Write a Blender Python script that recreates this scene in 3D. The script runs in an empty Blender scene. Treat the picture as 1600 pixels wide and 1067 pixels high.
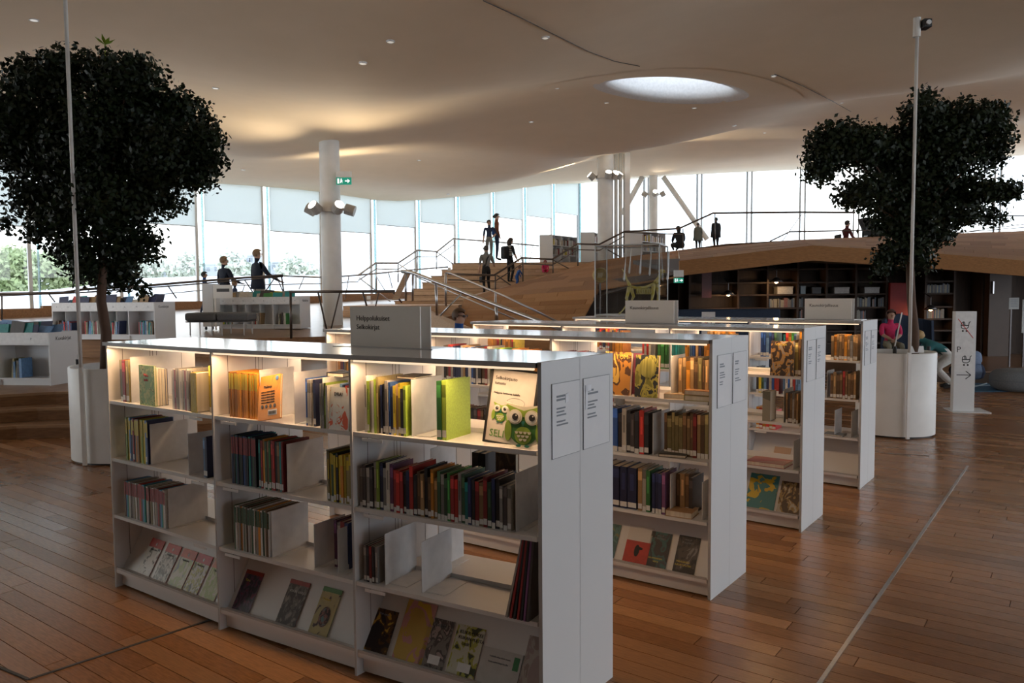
import bpy, bmesh, math, random
import numpy as np
from mathutils import Vector, Matrix, Euler
R=math.radians
rnd=random.Random(7)
scn=bpy.context.scene
COL=scn.collection
# ------------------------------------------------------------ camera
F=1215.0; PIT=R(3.56); ROL=R(0.45); CZ=1.655
cd=bpy.data.cameras.new('camera'); cam=bpy.data.objects.new('camera',cd); COL.objects.link(cam)
cd.sensor_fit='HORIZONTAL'; cd.sensor_width=36.0; cd.lens=36.0*F/1600.0; cd.clip_end=3000; cd.clip_start=.05
_f=Vector((0,math.cos(PIT),-math.sin(PIT))); _r=Vector((1,0,0)); _u=_r.cross(_f)
_r2=_r*math.cos(ROL)-_u*math.sin(ROL); _u2=_u*math.cos(ROL)+_r*math.sin(ROL)
cam.matrix_world=Matrix(((_r2.x,_u2.x,-_f.x,0),(_r2.y,_u2.y,-_f.y,0),(_r2.z,_u2.z,-_f.z,CZ),(0,0,0,1)))
scn.camera=cam
# ------------------------------------------------------------ world and exposure
w=bpy.data.worlds.new('sky'); scn.world=w; w.use_nodes=True
nt=w.node_tree; nt.nodes.clear()
o=nt.nodes.new('ShaderNodeOutputWorld'); bg=nt.nodes.new('ShaderNodeBackground')
tc=nt.nodes.new('ShaderNodeTexCoord'); sp=nt.nodes.new('ShaderNodeSeparateXYZ'); cr=nt.nodes.new('ShaderNodeValToRGB')
ns=nt.nodes.new('ShaderNodeTexNoise'); ns.inputs['Scale'].default_value=2.5; ns.inputs['Detail'].default_value=6
mx=nt.nodes.new('ShaderNodeMix'); mx.data_type='RGBA'; mx.inputs[7].default_value=(1,1,1,1)
cr.color_ramp.elements[0].position=0.0; cr.color_ramp.elements[0].color=(.79,.89,1,1)
cr.color_ramp.elements[1].position=.6; cr.color_ramp.elements[1].color=(.50,.66,.92,1)
nt.links.new(tc.outputs['Generated'],sp.inputs[0]); nt.links.new(sp.outputs[2],cr.inputs[0])
nt.links.new(tc.outputs['Generated'],ns.inputs['Vector'])
cl=nt.nodes.new('ShaderNodeValToRGB'); cl.color_ramp.elements[0].position=.45; cl.color_ramp.elements[1].position=.62
nt.links.new(ns.outputs[0],cl.inputs[0]); nt.links.new(cl.outputs[0],mx.inputs[0])
nt.links.new(cr.outputs[0],mx.inputs[6]); nt.links.new(mx.outputs[2],bg.inputs[0])
bg.inputs[1].default_value=2.3
nt.links.new(bg.outputs[0],o.inputs[0])
vs=scn.view_settings; vs.view_transform='Standard'; vs.look='None'; vs.gamma=1.0; vs.use_curve_mapping=False
vs.exposure=0.68
# ------------------------------------------------------------ pixel helpers (frame taken as 1600x1067)
def ray(px,py):
    x=px-800; y=py-533.5; c,s=math.cos(ROL),math.sin(ROL)
    x,y=(x*c-y*s)/F,(x*s+y*c)/F
    c,s=math.cos(PIT),math.sin(PIT)
    return Vector((x,c-y*s,-s-y*c))
def at(px,py,z=0.0):
    r=ray(px,py); t=(z-CZ)/r.z; return Vector((r.x*t,r.y*t,z))
def atY(px,py,Y):
    r=ray(px,py); t=Y/r.y; return Vector((r.x*t,Y,CZ+r.z*t))
def proj(p):
    Z=p[2]-CZ; c,s=math.cos(PIT),math.sin(PIT); d=p[1]*c-Z*s; u=p[1]*s+Z*c
    x=p[0]/d*F; y=-u/d*F; c,s=math.cos(ROL),math.sin(ROL)
    return 800+x*c+y*s, 533.5-x*s+y*c
# ------------------------------------------------------------ materials
MC={}
def mat(name,col,rough=.6,metal=0,col2=None,scale=20,bump=0,stretch=None,emit=None,spec=None,trans=0,contrast=(.35,.65),detail=4,coat=0):
    if name in MC: return MC[name]
    m=bpy.data.materials.new(name); MC[name]=m; m.use_nodes=True; n=m.node_tree.nodes; L=m.node_tree.links
    b=n['Principled BSDF']; b.inputs['Base Color'].default_value=(*col,1); b.inputs['Roughness'].default_value=rough; b.inputs['Metallic'].default_value=metal
    if spec is not None: b.inputs['Specular IOR Level'].default_value=spec
    if coat: b.inputs['Coat Weight'].default_value=coat; b.inputs['Coat Roughness'].default_value=.15
    if emit: b.inputs['Emission Color'].default_value=(*emit[0],1); b.inputs['Emission Strength'].default_value=emit[1]
    if col2 is None: col2=tuple(c*.9 for c in col)
    t=n.new('ShaderNodeTexCoord'); mp=n.new('ShaderNodeMapping'); z=n.new('ShaderNodeTexNoise'); rp=n.new('ShaderNodeValToRGB')
    if stretch: mp.inputs['Scale'].default_value=stretch
    z.inputs['Scale'].default_value=scale; z.inputs['Detail'].default_value=detail
    rp.color_ramp.elements[0].position=contrast[0]; rp.color_ramp.elements[1].position=contrast[1]
    rp.color_ramp.elements[0].color=(*col,1); rp.color_ramp.elements[1].color=(*col2,1)
    oi=n.new('ShaderNodeObjectInfo'); ad=n.new('ShaderNodeVectorMath'); ad.operation='ADD'
    sc=n.new('ShaderNodeVectorMath'); sc.operation='SCALE'; sc.inputs['Scale'].default_value=37
    cb=n.new('ShaderNodeCombineXYZ'); L.new(oi.outputs['Random'],cb.inputs[0]); L.new(oi.outputs['Random'],cb.inputs[1]); L.new(cb.outputs[0],sc.inputs[0])
    L.new(t.outputs['Object'],ad.inputs[0]); L.new(sc.outputs[0],ad.inputs[1])
    L.new(ad.outputs[0],mp.inputs[0]); L.new(mp.outputs[0],z.inputs['Vector']); L.new(z.outputs[0],rp.inputs[0]); L.new(rp.outputs[0],b.inputs['Base Color'])
    if bump:
        bp=n.new('ShaderNodeBump'); bp.inputs['Strength'].default_value=bump; bp.inputs['Distance'].default_value=.01
        L.new(z.outputs[0],bp.inputs['Height']); L.new(bp.outputs[0],b.inputs['Normal'])
    return m
def glassmat(name,col=(1,1,1),refl=.08):
    if name in MC: return MC[name]
    m=bpy.data.materials.new(name); MC[name]=m; m.use_nodes=True; n=m.node_tree.nodes; L=m.node_tree.links; n.clear()
    o=n.new('ShaderNodeOutputMaterial'); t=n.new('ShaderNodeBsdfTransparent'); t.inputs[0].default_value=(*col,1)
    g=n.new('ShaderNodeBsdfGlossy'); g.inputs['Roughness'].default_value=.02; fr=n.new('ShaderNodeLayerWeight'); fr.inputs[0].default_value=.5
    pw=n.new('ShaderNodeMath'); pw.operation='POWER'; pw.inputs[1].default_value=5.0; L.new(fr.outputs['Facing'],pw.inputs[0])
    mu=n.new('ShaderNodeMath'); mu.operation='MULTIPLY_ADD'; mu.inputs[1].default_value=.8; mu.inputs[2].default_value=refl*.5
    ms=n.new('ShaderNodeMixShader'); L.new(pw.outputs[0],mu.inputs[0]); L.new(mu.outputs[0],ms.inputs[0]); L.new(t.outputs[0],ms.inputs[1]); L.new(g.outputs[0],ms.inputs[2]); L.new(ms.outputs[0],o.inputs[0])
    return m
def translucent(name,col,tcol):
    m=bpy.data.materials.new(name); MC[name]=m; m.use_nodes=True; n=m.node_tree.nodes; L=m.node_tree.links; n.clear()
    o=n.new('ShaderNodeOutputMaterial'); d=n.new('ShaderNodeBsdfDiffuse'); d.inputs[0].default_value=(*col,1); t=n.new('ShaderNodeBsdfTranslucent'); t.inputs[0].default_value=(*tcol,1)
    a=n.new('ShaderNodeAddShader'); L.new(d.outputs[0],a.inputs[0]); L.new(t.outputs[0],a.inputs[1]); L.new(a.outputs[0],o.inputs[0]); return m
def artmat(name,c1,c2,c3,scale=5,seed=0):
    if name in MC: return MC[name]
    m=bpy.data.materials.new(name); MC[name]=m; m.use_nodes=True; n=m.node_tree.nodes; L=m.node_tree.links
    b=n['Principled BSDF']; b.inputs['Roughness'].default_value=.35; b.inputs['Specular IOR Level'].default_value=.3
    t=n.new('ShaderNodeTexCoord'); mp=n.new('ShaderNodeMapping'); mp.inputs['Location'].default_value=(seed*3.1,seed*1.7,seed)
    z=n.new('ShaderNodeTexNoise'); z.inputs['Scale'].default_value=scale; z.inputs['Detail'].default_value=3; z.inputs['Distortion'].default_value=1.2
    rp=n.new('ShaderNodeValToRGB'); e=rp.color_ramp.elements; rp.color_ramp.interpolation='CONSTANT'
    e[0].position=0; e[0].color=(*c1,1); e[1].position=.5; e[1].color=(*c2,1); x=e.new(.6); x.color=(*c3,1)
    L.new(t.outputs['Generated'],mp.inputs[0]); L.new(mp.outputs[0],z.inputs['Vector']); L.new(z.outputs[0],rp.inputs[0]); L.new(rp.outputs[0],b.inputs['Base Color'])
    return m
WHITE=mat('white_powder_coat',(.68,.68,.68),.38,col2=(.67,.67,.675),scale=3)
WHITEGL=mat('white_laminate_top',(.78,.78,.79),.10,coat=.5,col2=(.74,.74,.76),scale=5)
WEDGE=mat('grey_edge',(.47,.47,.47),.5)
GROOVE=mat('dark_groove',(.06,.055,.05),.7)
WPLATE=mat('white_sheet_steel',(.74,.74,.74),.45)
STEEL=mat('brushed_steel',(.55,.55,.56),.28,1,scale=60)
DSTEEL=mat('dark_rail_steel',(.12,.11,.11),.35,.8)
COLW=mat('column_white_paint',(.74,.73,.70),.45,scale=3)
CEIL=mat('ceiling_plaster',(.93,.79,.60),.75,col2=(.90,.765,.575),scale=1.5,bump=.02)
PAGE=mat('page_edges',(.72,.66,.54),.8,col2=(.60,.53,.42),scale=60,stretch=(1,1,.02))
PAPER=mat('paper',(.75,.75,.76),.5)
INK=mat('black_ink',(.02,.02,.02),.6)
GINK=mat('grey_print',(.22,.24,.27),.6)
REDINK=mat('red_print',(.55,.04,.04),.6)
BLACK=mat('black_plastic',(.012,.012,.013),.5)
PLANK=[mat('oak_plank_%d'%i,c,.22+.02*i,col2=tuple(x*.72 for x in c),scale=14,stretch=(1,9,9),bump=.06,detail=6) for i,c in enumerate([(.32,.150,.062),(.36,.172,.074),(.27,.122,.048),(.34,.168,.075),(.42,.21,.092)])]
FBASE=mat('floor_joint_dark',(.07,.042,.026),.8)
FFAR=mat('oak_floor_far',(.31,.17,.09),.30,col2=(.25,.135,.07),scale=8,stretch=(1,10,10),bump=.04)
WOOD=mat('warm_oak_panel',(.36,.180,.075),.6,col2=(.25,.12,.05),scale=9,stretch=(.25,3,3),detail=5)
WOODS=[mat('oak_board_%d'%i,c,.75,spec=.2,col2=tuple(x*.75 for x in c),scale=12,stretch=(1,8,8),detail=5) for i,c in enumerate([(.40,.20,.080),(.35,.17,.066),(.45,.23,.097),(.32,.15,.056)])]
STEPW=[mat('pale_oak_step_%d'%i,c,.5,col2=tuple(x*.8 for x in c),scale=10,stretch=(.5,6,6)) for i,c in enumerate([(.68,.46,.29),(.62,.41,.25),(.74,.52,.34)])]
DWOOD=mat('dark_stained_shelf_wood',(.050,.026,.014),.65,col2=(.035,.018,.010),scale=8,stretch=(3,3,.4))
# ------------------------------------------------------------ object helpers
def link(o,parent=None):
    COL.objects.link(o)
    if parent: o.parent=parent
    return o
def tag(o,label=None,cat=None,group=None,kind=None):
    if label: o['label']=label
    if cat: o['category']=cat
    if group: o['group']=group
    if kind: o['kind']=kind
    return o
def thing(name,label,cat,loc=(0,0,0),rz=0,group=None,kind=None):
    o=bpy.data.objects.new(name,None); o.empty_display_size=.1; link(o); o.location=loc; o.rotation_euler=(0,0,rz)
    return tag(o,label,cat,group,kind)
class MB:
    def __init__(s): s.v=[]; s.f=[]; s.m=[]
    def quad(s,a,b,c,d,m=0):
        i=len(s.v); s.v+= [tuple(a),tuple(b),tuple(c),tuple(d)]; s.f.append((i,i+1,i+2,i+3)); s.m.append(m); return s
    def poly(s,pts,m=0):
        i=len(s.v); s.v+=[tuple(p) for p in pts]; s.f.append(tuple(range(i,i+len(pts)))); s.m.append(m); return s
    def hexa(s,p,m=0):          # p: 4 bottom ccw then 4 top
        i=len(s.v); s.v+=[tuple(q) for q in p]
        for f in ((3,2,1,0),(4,5,6,7),(0,1,5,4),(1,2,6,5),(2,3,7,6),(3,0,4,7)):
            s.f.append(tuple(i+k for k in f)); s.m.append(m)
        return s
    def box(s,x0,x1,y0,y1,z0,z1,m=0): return s.hexa([(x0,y0,z0),(x1,y0,z0),(x1,y1,z0),(x0,y1,z0),(x0,y0,z1),(x1,y0,z1),(x1,y1,z1),(x0,y1,z1)],m)
    def prism(s,pts,z0,z1,m=0): # plan polygon ccw
        i=len(s.v); n=len(pts); s.v+=[(p[0],p[1],z0) for p in pts]+[(p[0],p[1],z1) for p in pts]
        s.f.append(tuple(i+k for k in range(n))[::-1]); s.f.append(tuple(i+n+k for k in range(n))); s.m+=[m,m]
        for k in range(n): s.f.append((i+k,i+(k+1)%n,i+n+(k+1)%n,i+n+k)); s.m.append(m)
        return s
    def thick(s,pts,d,m=0):     # polygon pts extruded by vector d
        d=Vector(d); i=len(s.v); n=len(pts); s.v+=[tuple(p) for p in pts]+[tuple(Vector(p)+d) for p in pts]
        s.f.append(tuple(i+k for k in range(n))); s.f.append(tuple(i+n+k for k in range(n))[::-1]); s.m+=[m,m]
        for k in range(n): s.f.append((i+(k+1)%n,i+k,i+n+k,i+n+(k+1)%n)); s.m.append(m)
        return s
    def tube(s,pts,r,n=8,m=0,caps=True):
        pts=[Vector(p) for p in pts]; rs=r if isinstance(r,(list,tuple)) else [r]*len(pts); base=len(s.v); prev=None
        for k,p in enumerate(pts):
            t=(pts[min(k+1,len(pts)-1)]-pts[max(k-1,0)]).normalized()
            a=Vector((0,0,1)) if abs(t.z)<.9 else Vector((1,0,0))
            if prev is not None: a=prev
            u=(a-t*a.dot(t)).normalized(); v=t.cross(u); prev=u
            for j in range(n):
                an=2*math.pi*j/n; s.v.append(tuple(p+(u*math.cos(an)+v*math.sin(an))*rs[k]))
        for k in range(len(pts)-1):
            for j in range(n):
                a=base+k*n+j; b=base+k*n+(j+1)%n; s.f.append((a,b,b+n,a+n)); s.m.append(m)
        if caps:
            s.f.append(tuple(base+j for j in range(n))[::-1]); s.f.append(tuple(base+(len(pts)-1)*n+j for j in range(n))); s.m+=[m,m]
        return s
    def lathe(s,prof,c=(0,0,0),n=24,m=0,sx=1,sy=1):
        base=len(s.v)
        for (r,z) in prof:
            for j in range(n):
                an=2*math.pi*j/n; s.v.append((c[0]+r*sx*math.cos(an),c[1]+r*sy*math.sin(an),c[2]+z))
        for k in range(len(prof)-1):
            for j in range(n):
                a=base+k*n+j; b=base+k*n+(j+1)%n; s.f.append((a,b,b+n,a+n)); s.m.append(m)
        return s
    def ell(s,c,r,n=12,k=8,m=0):
        prof=[(max(1e-4,math.sin(math.pi*i/k)),-math.cos(math.pi*i/k)) for i in range(k+1)]
        base=len(s.v); s.lathe(prof,(0,0,0),n,m)
        for i in range(base,len(s.v)):
            v=s.v[i]; s.v[i]=(c[0]+v[0]*r[0],c[1]+v[1]*r[1],c[2]+v[2]*r[2])
        return s
    def mesh(s,name,mats,off=(0,0,0)):
        me=bpy.data.meshes.new(name); me.from_pydata([(v[0]-off[0],v[1]-off[1],v[2]-off[2]) for v in s.v],[],s.f)
        mats=mats if isinstance(mats,(list,tuple)) else [mats]
        for x in mats: me.materials.append(x)
        if len(mats)>1: me.polygons.foreach_set('material_index',s.m)
        me.update(); return me
    def build(s,name,mats,parent=None,smooth=False,bevel=0,world=True,recalc=False):
        off=(0,0,0)
        if parent is not None and world:
            p=parent; L=Vector((0,0,0))
            while p is not None: L=L+p.location; p=p.parent
            off=L
        origin=Vector((0,0,0))
        if parent is None and s.v:
            xs=[v[0] for v in s.v]; ys=[v[1] for v in s.v]; zs=[v[2] for v in s.v]
            origin=Vector(((min(xs)+max(xs))/2,(min(ys)+max(ys))/2,min(zs))); off=origin
        me=s.mesh(name,mats,off)
        if recalc:
            b=bmesh.new(); b.from_mesh(me); bmesh.ops.remove_doubles(b,verts=b.verts,dist=1e-5); bmesh.ops.recalc_face_normals(b,faces=b.faces); b.to_mesh(me); b.free()
        if smooth:
            me.polygons.foreach_set('use_smooth',[True]*len(me.polygons))
        ob=bpy.data.objects.new(name,me); link(ob,parent)
        if parent is None: ob.location=origin
        if bevel:
            md=ob.modifiers.new('bevel','BEVEL'); md.width=bevel; md.segments=2; md.limit_method='ANGLE'
        return ob
def text_mesh(txt,size,mname):
    c=bpy.data.curves.new('lettering','FONT'); c.body=txt; c.size=size; c.extrude=.0006; c.resolution_u=2
    o=bpy.data.objects.new('lettering_tmp',c); COL.objects.link(o)
    bpy.context.view_layer.update()
    me=bpy.data.meshes.new_from_object(o.evaluated_get(bpy.context.evaluated_depsgraph_get()))
    bpy.data.objects.remove(o); me.materials.clear(); me.materials.append(mname); me.name='lettering'; return me
def lettering(txt,size,pos,rz,parent,m=None,squeeze=1.0,tilt=R(90)):
    # text plane facing local -y rotated by rz; pos relative to parent
    ob=bpy.data.objects.new('lettering',text_mesh(txt,size,m or INK)); link(ob,parent); ob.location=pos; ob.rotation_euler=(tilt,0,rz); ob.scale=(squeeze,1,1); return ob
# ============================================================ STRUCTURE
# facade line: depth of the left glass wall for a given image column, module 2.6 m
def fac_n(n):
    px=1771-19300.0/(n+13.3); d=2.03*(n+13.3); return Vector(((px-800)/F*d,d,0))
def fac_px(px): return 2.03*19300/(1771-px)
FACR0=fac_n(9); FACR1=Vector((23.7,36.5,0)); FACR2=Vector((40,31,0))
# ceiling heights interpolated between measured points
CP=[]
def cp(px,py,Y): p=atY(px,py,Y); CP.append((p.x,p.y,p.z))
cp(518,204,19); cp(948,245,29.5); cp(1020,274,38)
for px,py in ((0,247),(200,258),(345,275),(460,302),(600,313),(740,305),(840,289),(892,287)): cp(px,py,fac_px(px))
for px,py,Y in ((1060,273,41.8),(1250,264,40),(1600,243,36.5)): cp(px,py,Y)
CP+=[(-6,2,5.0),(6,2,5.3),(0,8,5.3),(-8,10,5.1),(9,12,5.9),(0,-8,5.4),(14,20,6.6),(20,4,6.0),(-18,0,5),(4,16,5.9),(4.5,22,6.2),(-1.5,24,5.55),(30,30,8)]
_P=np.array(CP); _n=len(_P)
def _phi(r): return np.where(r>1e-6,r*r*np.log(r+1e-9),0)
_D=np.linalg.norm(_P[:,None,:2]-_P[None,:,:2],axis=2)
_A=np.zeros((_n+3,_n+3)); _A[:_n,:_n]=_phi(_D)+np.eye(_n)*.5; _A[:_n,_n]=1; _A[:_n,_n+1:]=_P[:,:2]; _A[_n,:_n]=1; _A[_n+1:,:_n]=_P[:,:2].T
_W=np.linalg.solve(_A,np.concatenate([_P[:,2],[0,0,0]]))
def zc(x,y):
    r=np.hypot(_P[:,0]-x,_P[:,1]-y); z=float(_W[:_n]@_phi(r)+_W[_n]+_W[_n+1]*x+_W[_n+2]*y)
    f=max(0,min(1,(17-abs(y-19))/10))
    return z+f*(.24*math.sin(.55*x+.35*y+1.0)+.13*math.sin(-.25*x+.8*y))
SKY=(3.52,17.3); SRX,SRY=1.40,1.0; SROT=R(14)
def skyr(x,y):
    dx,dy=x-SKY[0],y-SKY[1]; u=dx*math.cos(SROT)+dy*math.sin(SROT); v=-dx*math.sin(SROT)+dy*math.cos(SROT); return math.hypot(u/SRX,v/SRY)
def build_ceiling():
    outer=[fac_n(n) for n in np.arange(-11,9.01,.5)]+[FACR0.lerp(FACR1,t) for t in np.linspace(.06,1,16)]+[FACR1.lerp(FACR2,t) for t in np.linspace(.2,1,5)]
    inner=[Vector((-12+34*t,-9,0)) for t in np.linspace(0,1,len(outer))]
    S=np.concatenate([np.linspace(0,1,90)]); m=MB()
    g=[[None]*len(outer) for _ in S]
    for i,s in enumerate(S):
        for j in range(len(outer)):
            p=inner[j].lerp(outer[j],s); g[i][j]=len(m.v); m.v.append((p.x,p.y,zc(p.x,p.y)))
    for i in range(len(S)-1):
        for j in range(len(outer)-1):
            q=(g[i][j],g[i][j+1],g[i+1][j+1],g[i+1][j])
            c=[sum(m.v[k][a] for k in q)/4 for a in (0,1)]
            if skyr(*c)<1.5: continue
            m.f.append(q[::-1]); m.m.append(0)
    o=m.build('ceiling',CEIL,smooth=True); tag(o,kind='structure')
    # edge fascia against the glass
    # roof slab above so no sky leaks in from above
    m=MB(); r=[(p.x,p.y) for p in outer]+[(22,-9),(-12,-9)]
    top=[Vector((x,y,9.6)) for x,y in r]
    n=len(outer)
    for j in range(n-1):
        a,b=outer[j],outer[j+1]
        m.quad((a.x,a.y,zc(a.x,a.y)),(b.x,b.y,zc(b.x,b.y)),(b.x,b.y,9.6),(a.x,a.y,9.6))
    o2=m.build('trim_1',CEIL); tag(o2,kind='structure')
    # skylight: flared cup with open top and glass
    m=MB(); cs=(2.1,1.6,1.25,1.08,1.0,.96,.93,.90); dz=(-.004,-.004,.0,.03,.09,.20,.4,.75); N=48
    for c,d in zip(cs,dz):
        for j in range(N):
            a=2*math.pi*j/N; u,v=c*SRX*math.cos(a),c*SRY*math.sin(a)
            x=SKY[0]+u*math.cos(SROT)-v*math.sin(SROT); y=SKY[1]+u*math.sin(SROT)+v*math.cos(SROT)
            m.v.append((x,y,zc(x,y)+d-(.006 if d<0 else 0)))
    for k in range(len(cs)-1):
        for j in range(N):
            a=k*N+j; b=k*N+(j+1)%N; m.f.append((a,b,b+N,a+N)); m.m.append(0)
    sk=thing('skylight',None,None,(SKY[0],SKY[1],zc(*SKY))); sk.parent=o; sk.location=Vector(sk.location)-o.location
    m.m=[0]*(2*N)+[1]*(len(m.f)-2*N)
    m.build('well',[CEIL,mat('skylight_white',(.9,.9,.88),.7)],sk,smooth=True)
    g=MB(); g.lathe([(.001,0),(.95,0),(.95,.02),(.001,.02)],(SKY[0],SKY[1],zc(*SKY)+.8),40,0,SRX,SRY); g.build('pane',glassmat('skylight_glass'),sk)
build_ceiling()
# ceiling joints and downlights cast onto the ceiling surface
def ceil_hit(px,py):
    r=ray(px,py); t=5
    for _ in range(4000):
        p=Vector((0,0,CZ))+r*t
        if p.z>=zc(p.x,p.y): return p
        t+=.02
    return p
for pts in (((755,0),(812,26),(870,55),(920,80),(960,95),(1020,107)),((1210,115),(1255,134),(1300,157),(1345,183))):
    m=MB(); hp=[]
    for (a,b) in zip(pts[:-1],pts[1:]):
        for t in (0,.33,.66): hp.append(ceil_hit(a[0]+(b[0]-a[0])*t,a[1]+(b[1]-a[1])*t)+Vector((0,0,-.008)))
    m.tube(hp,.006,5); m.build('expansion_joint',GROOVE,bpy.data.objects['ceiling'])
LAMPW=mat('lamp_face_glow',(1,1,1),.5,emit=((1,.93,.82),6))
dl=None
for i,(px,py) in enumerate([(53,30),(337,137),(567,98),(610,64),(852,58),(948,160),(1209,118),(1085,168),(1147,196),(830,190),(700,303),(870,137),(1195,207),(655,250),(380,265),(1315,160)]):
    p=ceil_hit(px,py); 
    if dl is None:
        dl=bpy.data.meshes.new('x')
        mm=MB(); mm.lathe([(.001,-.012),(.045,-.012),(.06,-.012),(.065,0.01)],(0,0,0),14,0); mm.m=[1 if k<14 else 0 for k in range(len(mm.f))]
        dl=mm.mesh('downlight',[WHITE,mat('downlight_lens',(.85,.83,.78),.3,emit=((1,.95,.85),.25))])
    o=bpy.data.objects.new('downlight',dl); link(o); o.location=p+Vector((0,0,-.006)); tag(o,'tiny round recessed downlight in the curved white ceiling','downlight','recessed ceiling downlights')
# ---- glass walls
GL=glassmat('facade_glass',(.97,.985,.98)); FIN=glassmat('teal_fin_glass',(.38,.50,.51),.10)
BLIND=translucent('roller_blind_cloth',(.22,.23,.23),(.56,.575,.56))
def zfl(Y): return .80+(Y-15)*.035
win=thing('window_1',None,None,(fac_n(0).x,fac_n(0).y,0)); tag(win,kind='structure')
fd=(fac_n(1)-fac_n(0)).normalized(); fn=Vector((-fd.y,fd.x,0))   # fn points outside (left/back)
blind_y={-4:345,-3:346,-2:347,-1:347,0:345,1:361,2:360,3:351,4:347,5:344,6:339,7:337,8:332}
for n in range(-11,9):
    a,b=fac_n(n),fac_n(n+1); zb=zfl(a.y)-.1
    ztop=max(zc(a.x,a.y),zc(b.x,b.y))+.05
    m=MB(); e=fd*.02
    m.hexa([a+e+Vector((0,0,zb)),b-e+Vector((0,0,zb)),b-e+fn*.03+Vector((0,0,zb)),a+e+fn*.03+Vector((0,0,zb)),a+e+Vector((0,0,ztop)),b-e+Vector((0,0,ztop)),b-e+fn*.03+Vector((0,0,ztop)),a+e+fn*.03+Vector((0,0,ztop))])
    m.build('pane',GL,win)
    # white post a little before the teal fin
    c=b-fd*.22; m=MB(); w2=.05
    m.prism([(c-fd*w2-fn*.06)[:2],(c+fd*w2-fn*.06)[:2],(c+fd*w2+fn*.02)[:2],(c-fd*w2+fn*.02)[:2]],zb,ztop); m.build('mullion',COLW,win)
    m=MB(); m.prism([(b-fn*.13-fd*.012)[:2],(b-fn*.13+fd*.012)[:2],(b-fn*.01+fd*.012)[:2],(b-fn*.01-fd*.012)[:2]],zb,ztop); m.build('glass_fin',FIN,win)
    if n>=-6:
        by=blind_y.get(n,347); pxl,_=proj((a.x,a.y,3)); zbl=atY(pxl,by,a.y).z if n>=-3 else 4.2
        p,q=a+fd*.05-fn*.12,b-fd*.3-fn*.12
        m=MB(); m.hexa([p+Vector((0,0,zbl)),q+Vector((0,0,zbl)),q-fn*.006+Vector((0,0,zbl)),p-fn*.006+Vector((0,0,zbl)),p+Vector((0,0,ztop)),q+Vector((0,0,ztop)),q-fn*.006+Vector((0,0,ztop)),p-fn*.006+Vector((0,0,ztop))])
        bl=m.build('roller_blind',BLIND,win)
        m=MB(); m.tube([p+Vector((0,0,zbl)),q+Vector((0,0,zbl))],.016,6); m.build('hem_bar',WEDGE,bl)
    zk=zfl((a.y+b.y)/2); m=MB(); m.hexa([a-fn*.25+Vector((0,0,zk-.3)),b-fn*.25+Vector((0,0,zk-.3)),b-fn*.05+Vector((0,0,zk-.3)),a-fn*.05+Vector((0,0,zk-.3)),a-fn*.25+Vector((0,0,zk+.28)),b-fn*.25+Vector((0,0,zk+.28)),b-fn*.05+Vector((0,0,zk+.28)),a-fn*.05+Vector((0,0,zk+.28))]); m.build('sill_board',WOOD,win)
win2=thing('window_2',None,None,(FACR0.x,FACR0.y,0)); tag(win2,kind='structure')
gd=(FACR1-FACR0).normalized(); gn=Vector((-gd.y,gd.x,0))
def onR(px):
    k=(px-800)/F; # intersect ray X=k*Y with FACR line
    a=FACR0; t=(k*a.y-a.x)/(gd.x-k*gd.y); return a+gd*t
cuts=[FACR0]+[onR(p) for p in (1011,1093,1170,1252,1335,1443,1552,1665,1790,1920)]
for i in range(len(cuts)-1):
    a,b=cuts[i],cuts[i+1]; zb=1.5; ztop=max(zc(a.x,a.y),zc(b.x,b.y))+.05
    m=MB(); m.prism([(a+gd*.02)[:2],(b-gd*.02)[:2],(b-gd*.02+gn*.03)[:2],(a+gd*.02+gn*.03)[:2]],zb,ztop); m.build('pane',GL,win2)
    for s in ((-.12,.12) if i>0 else (0,)):
        c=a+gd*s; m=MB(); m.prism([(c-gd*.035-gn*.3)[:2],(c+gd*.035-gn*.3)[:2],(c+gd*.035-gn*.01)[:2],(c-gd*.035-gn*.01)[:2]],zb,ztop); m.build('mullion',mat('grey_mullion',(.35,.37,.39),.4),win2)
# ---- exterior: terrace, trees, city
SNOW=mat('pale_terrace_deck',(.80,.80,.80),.8)
m=MB(); prev=None
for px,y in ((-700,470),(-300,462),(-60,457),(60,455),(130,447),(180,436),(300,432),(450,430),(600,429),(760,430),(900,432)):
    d=fac_px(px); i0=Vector(((px-800)/F*d,d,zfl(d)-.35))+fn*.12; o_=atY(px,y,d+13)
    if prev: m.quad(prev[0],i0,o_,prev[1]); m.quad(prev[1],o_,o_+Vector((0,0,-6)),prev[1]+Vector((0,0,-6)))
    prev=(i0,o_)
tag(m.build('roof_terrace',SNOW),kind='structure')
m=MB(); o1,o2,o3,o4=Vector((60,90,0)),Vector((90,20,0)),Vector((60,-30,0)),Vector((22,-9,0))
m.quad(FACR0+Vector((0,.3,1.2)),FACR1+Vector((.2,.3,1.2)),o1+Vector((0,-20,1.2)),Vector((10,90,1.2))); m.quad(FACR1+Vector((.2,.3,1.0)),FACR2+Vector((.2,.3,.2)),o2,o1+Vector((0,-20,1.0))); m.quad(FACR2+Vector((.3,0,-.1)),o4+Vector((9,0,-.1)),o3+Vector((10,0,-.1)),o2+Vector((0,0,-.1)))
tag(m.build('rear_terrace',SNOW),kind='structure')  # unseen pale ground added outside to bounce light onto the ceiling
m=MB(); m.quad((-400,15,-14),(400,15,-14),(400,900,-14),(-400,900,-14)); tag(m.build('ground',mat('pale_park_ground',(.35,.36,.30),.9,scale=.05)),kind='structure')
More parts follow.
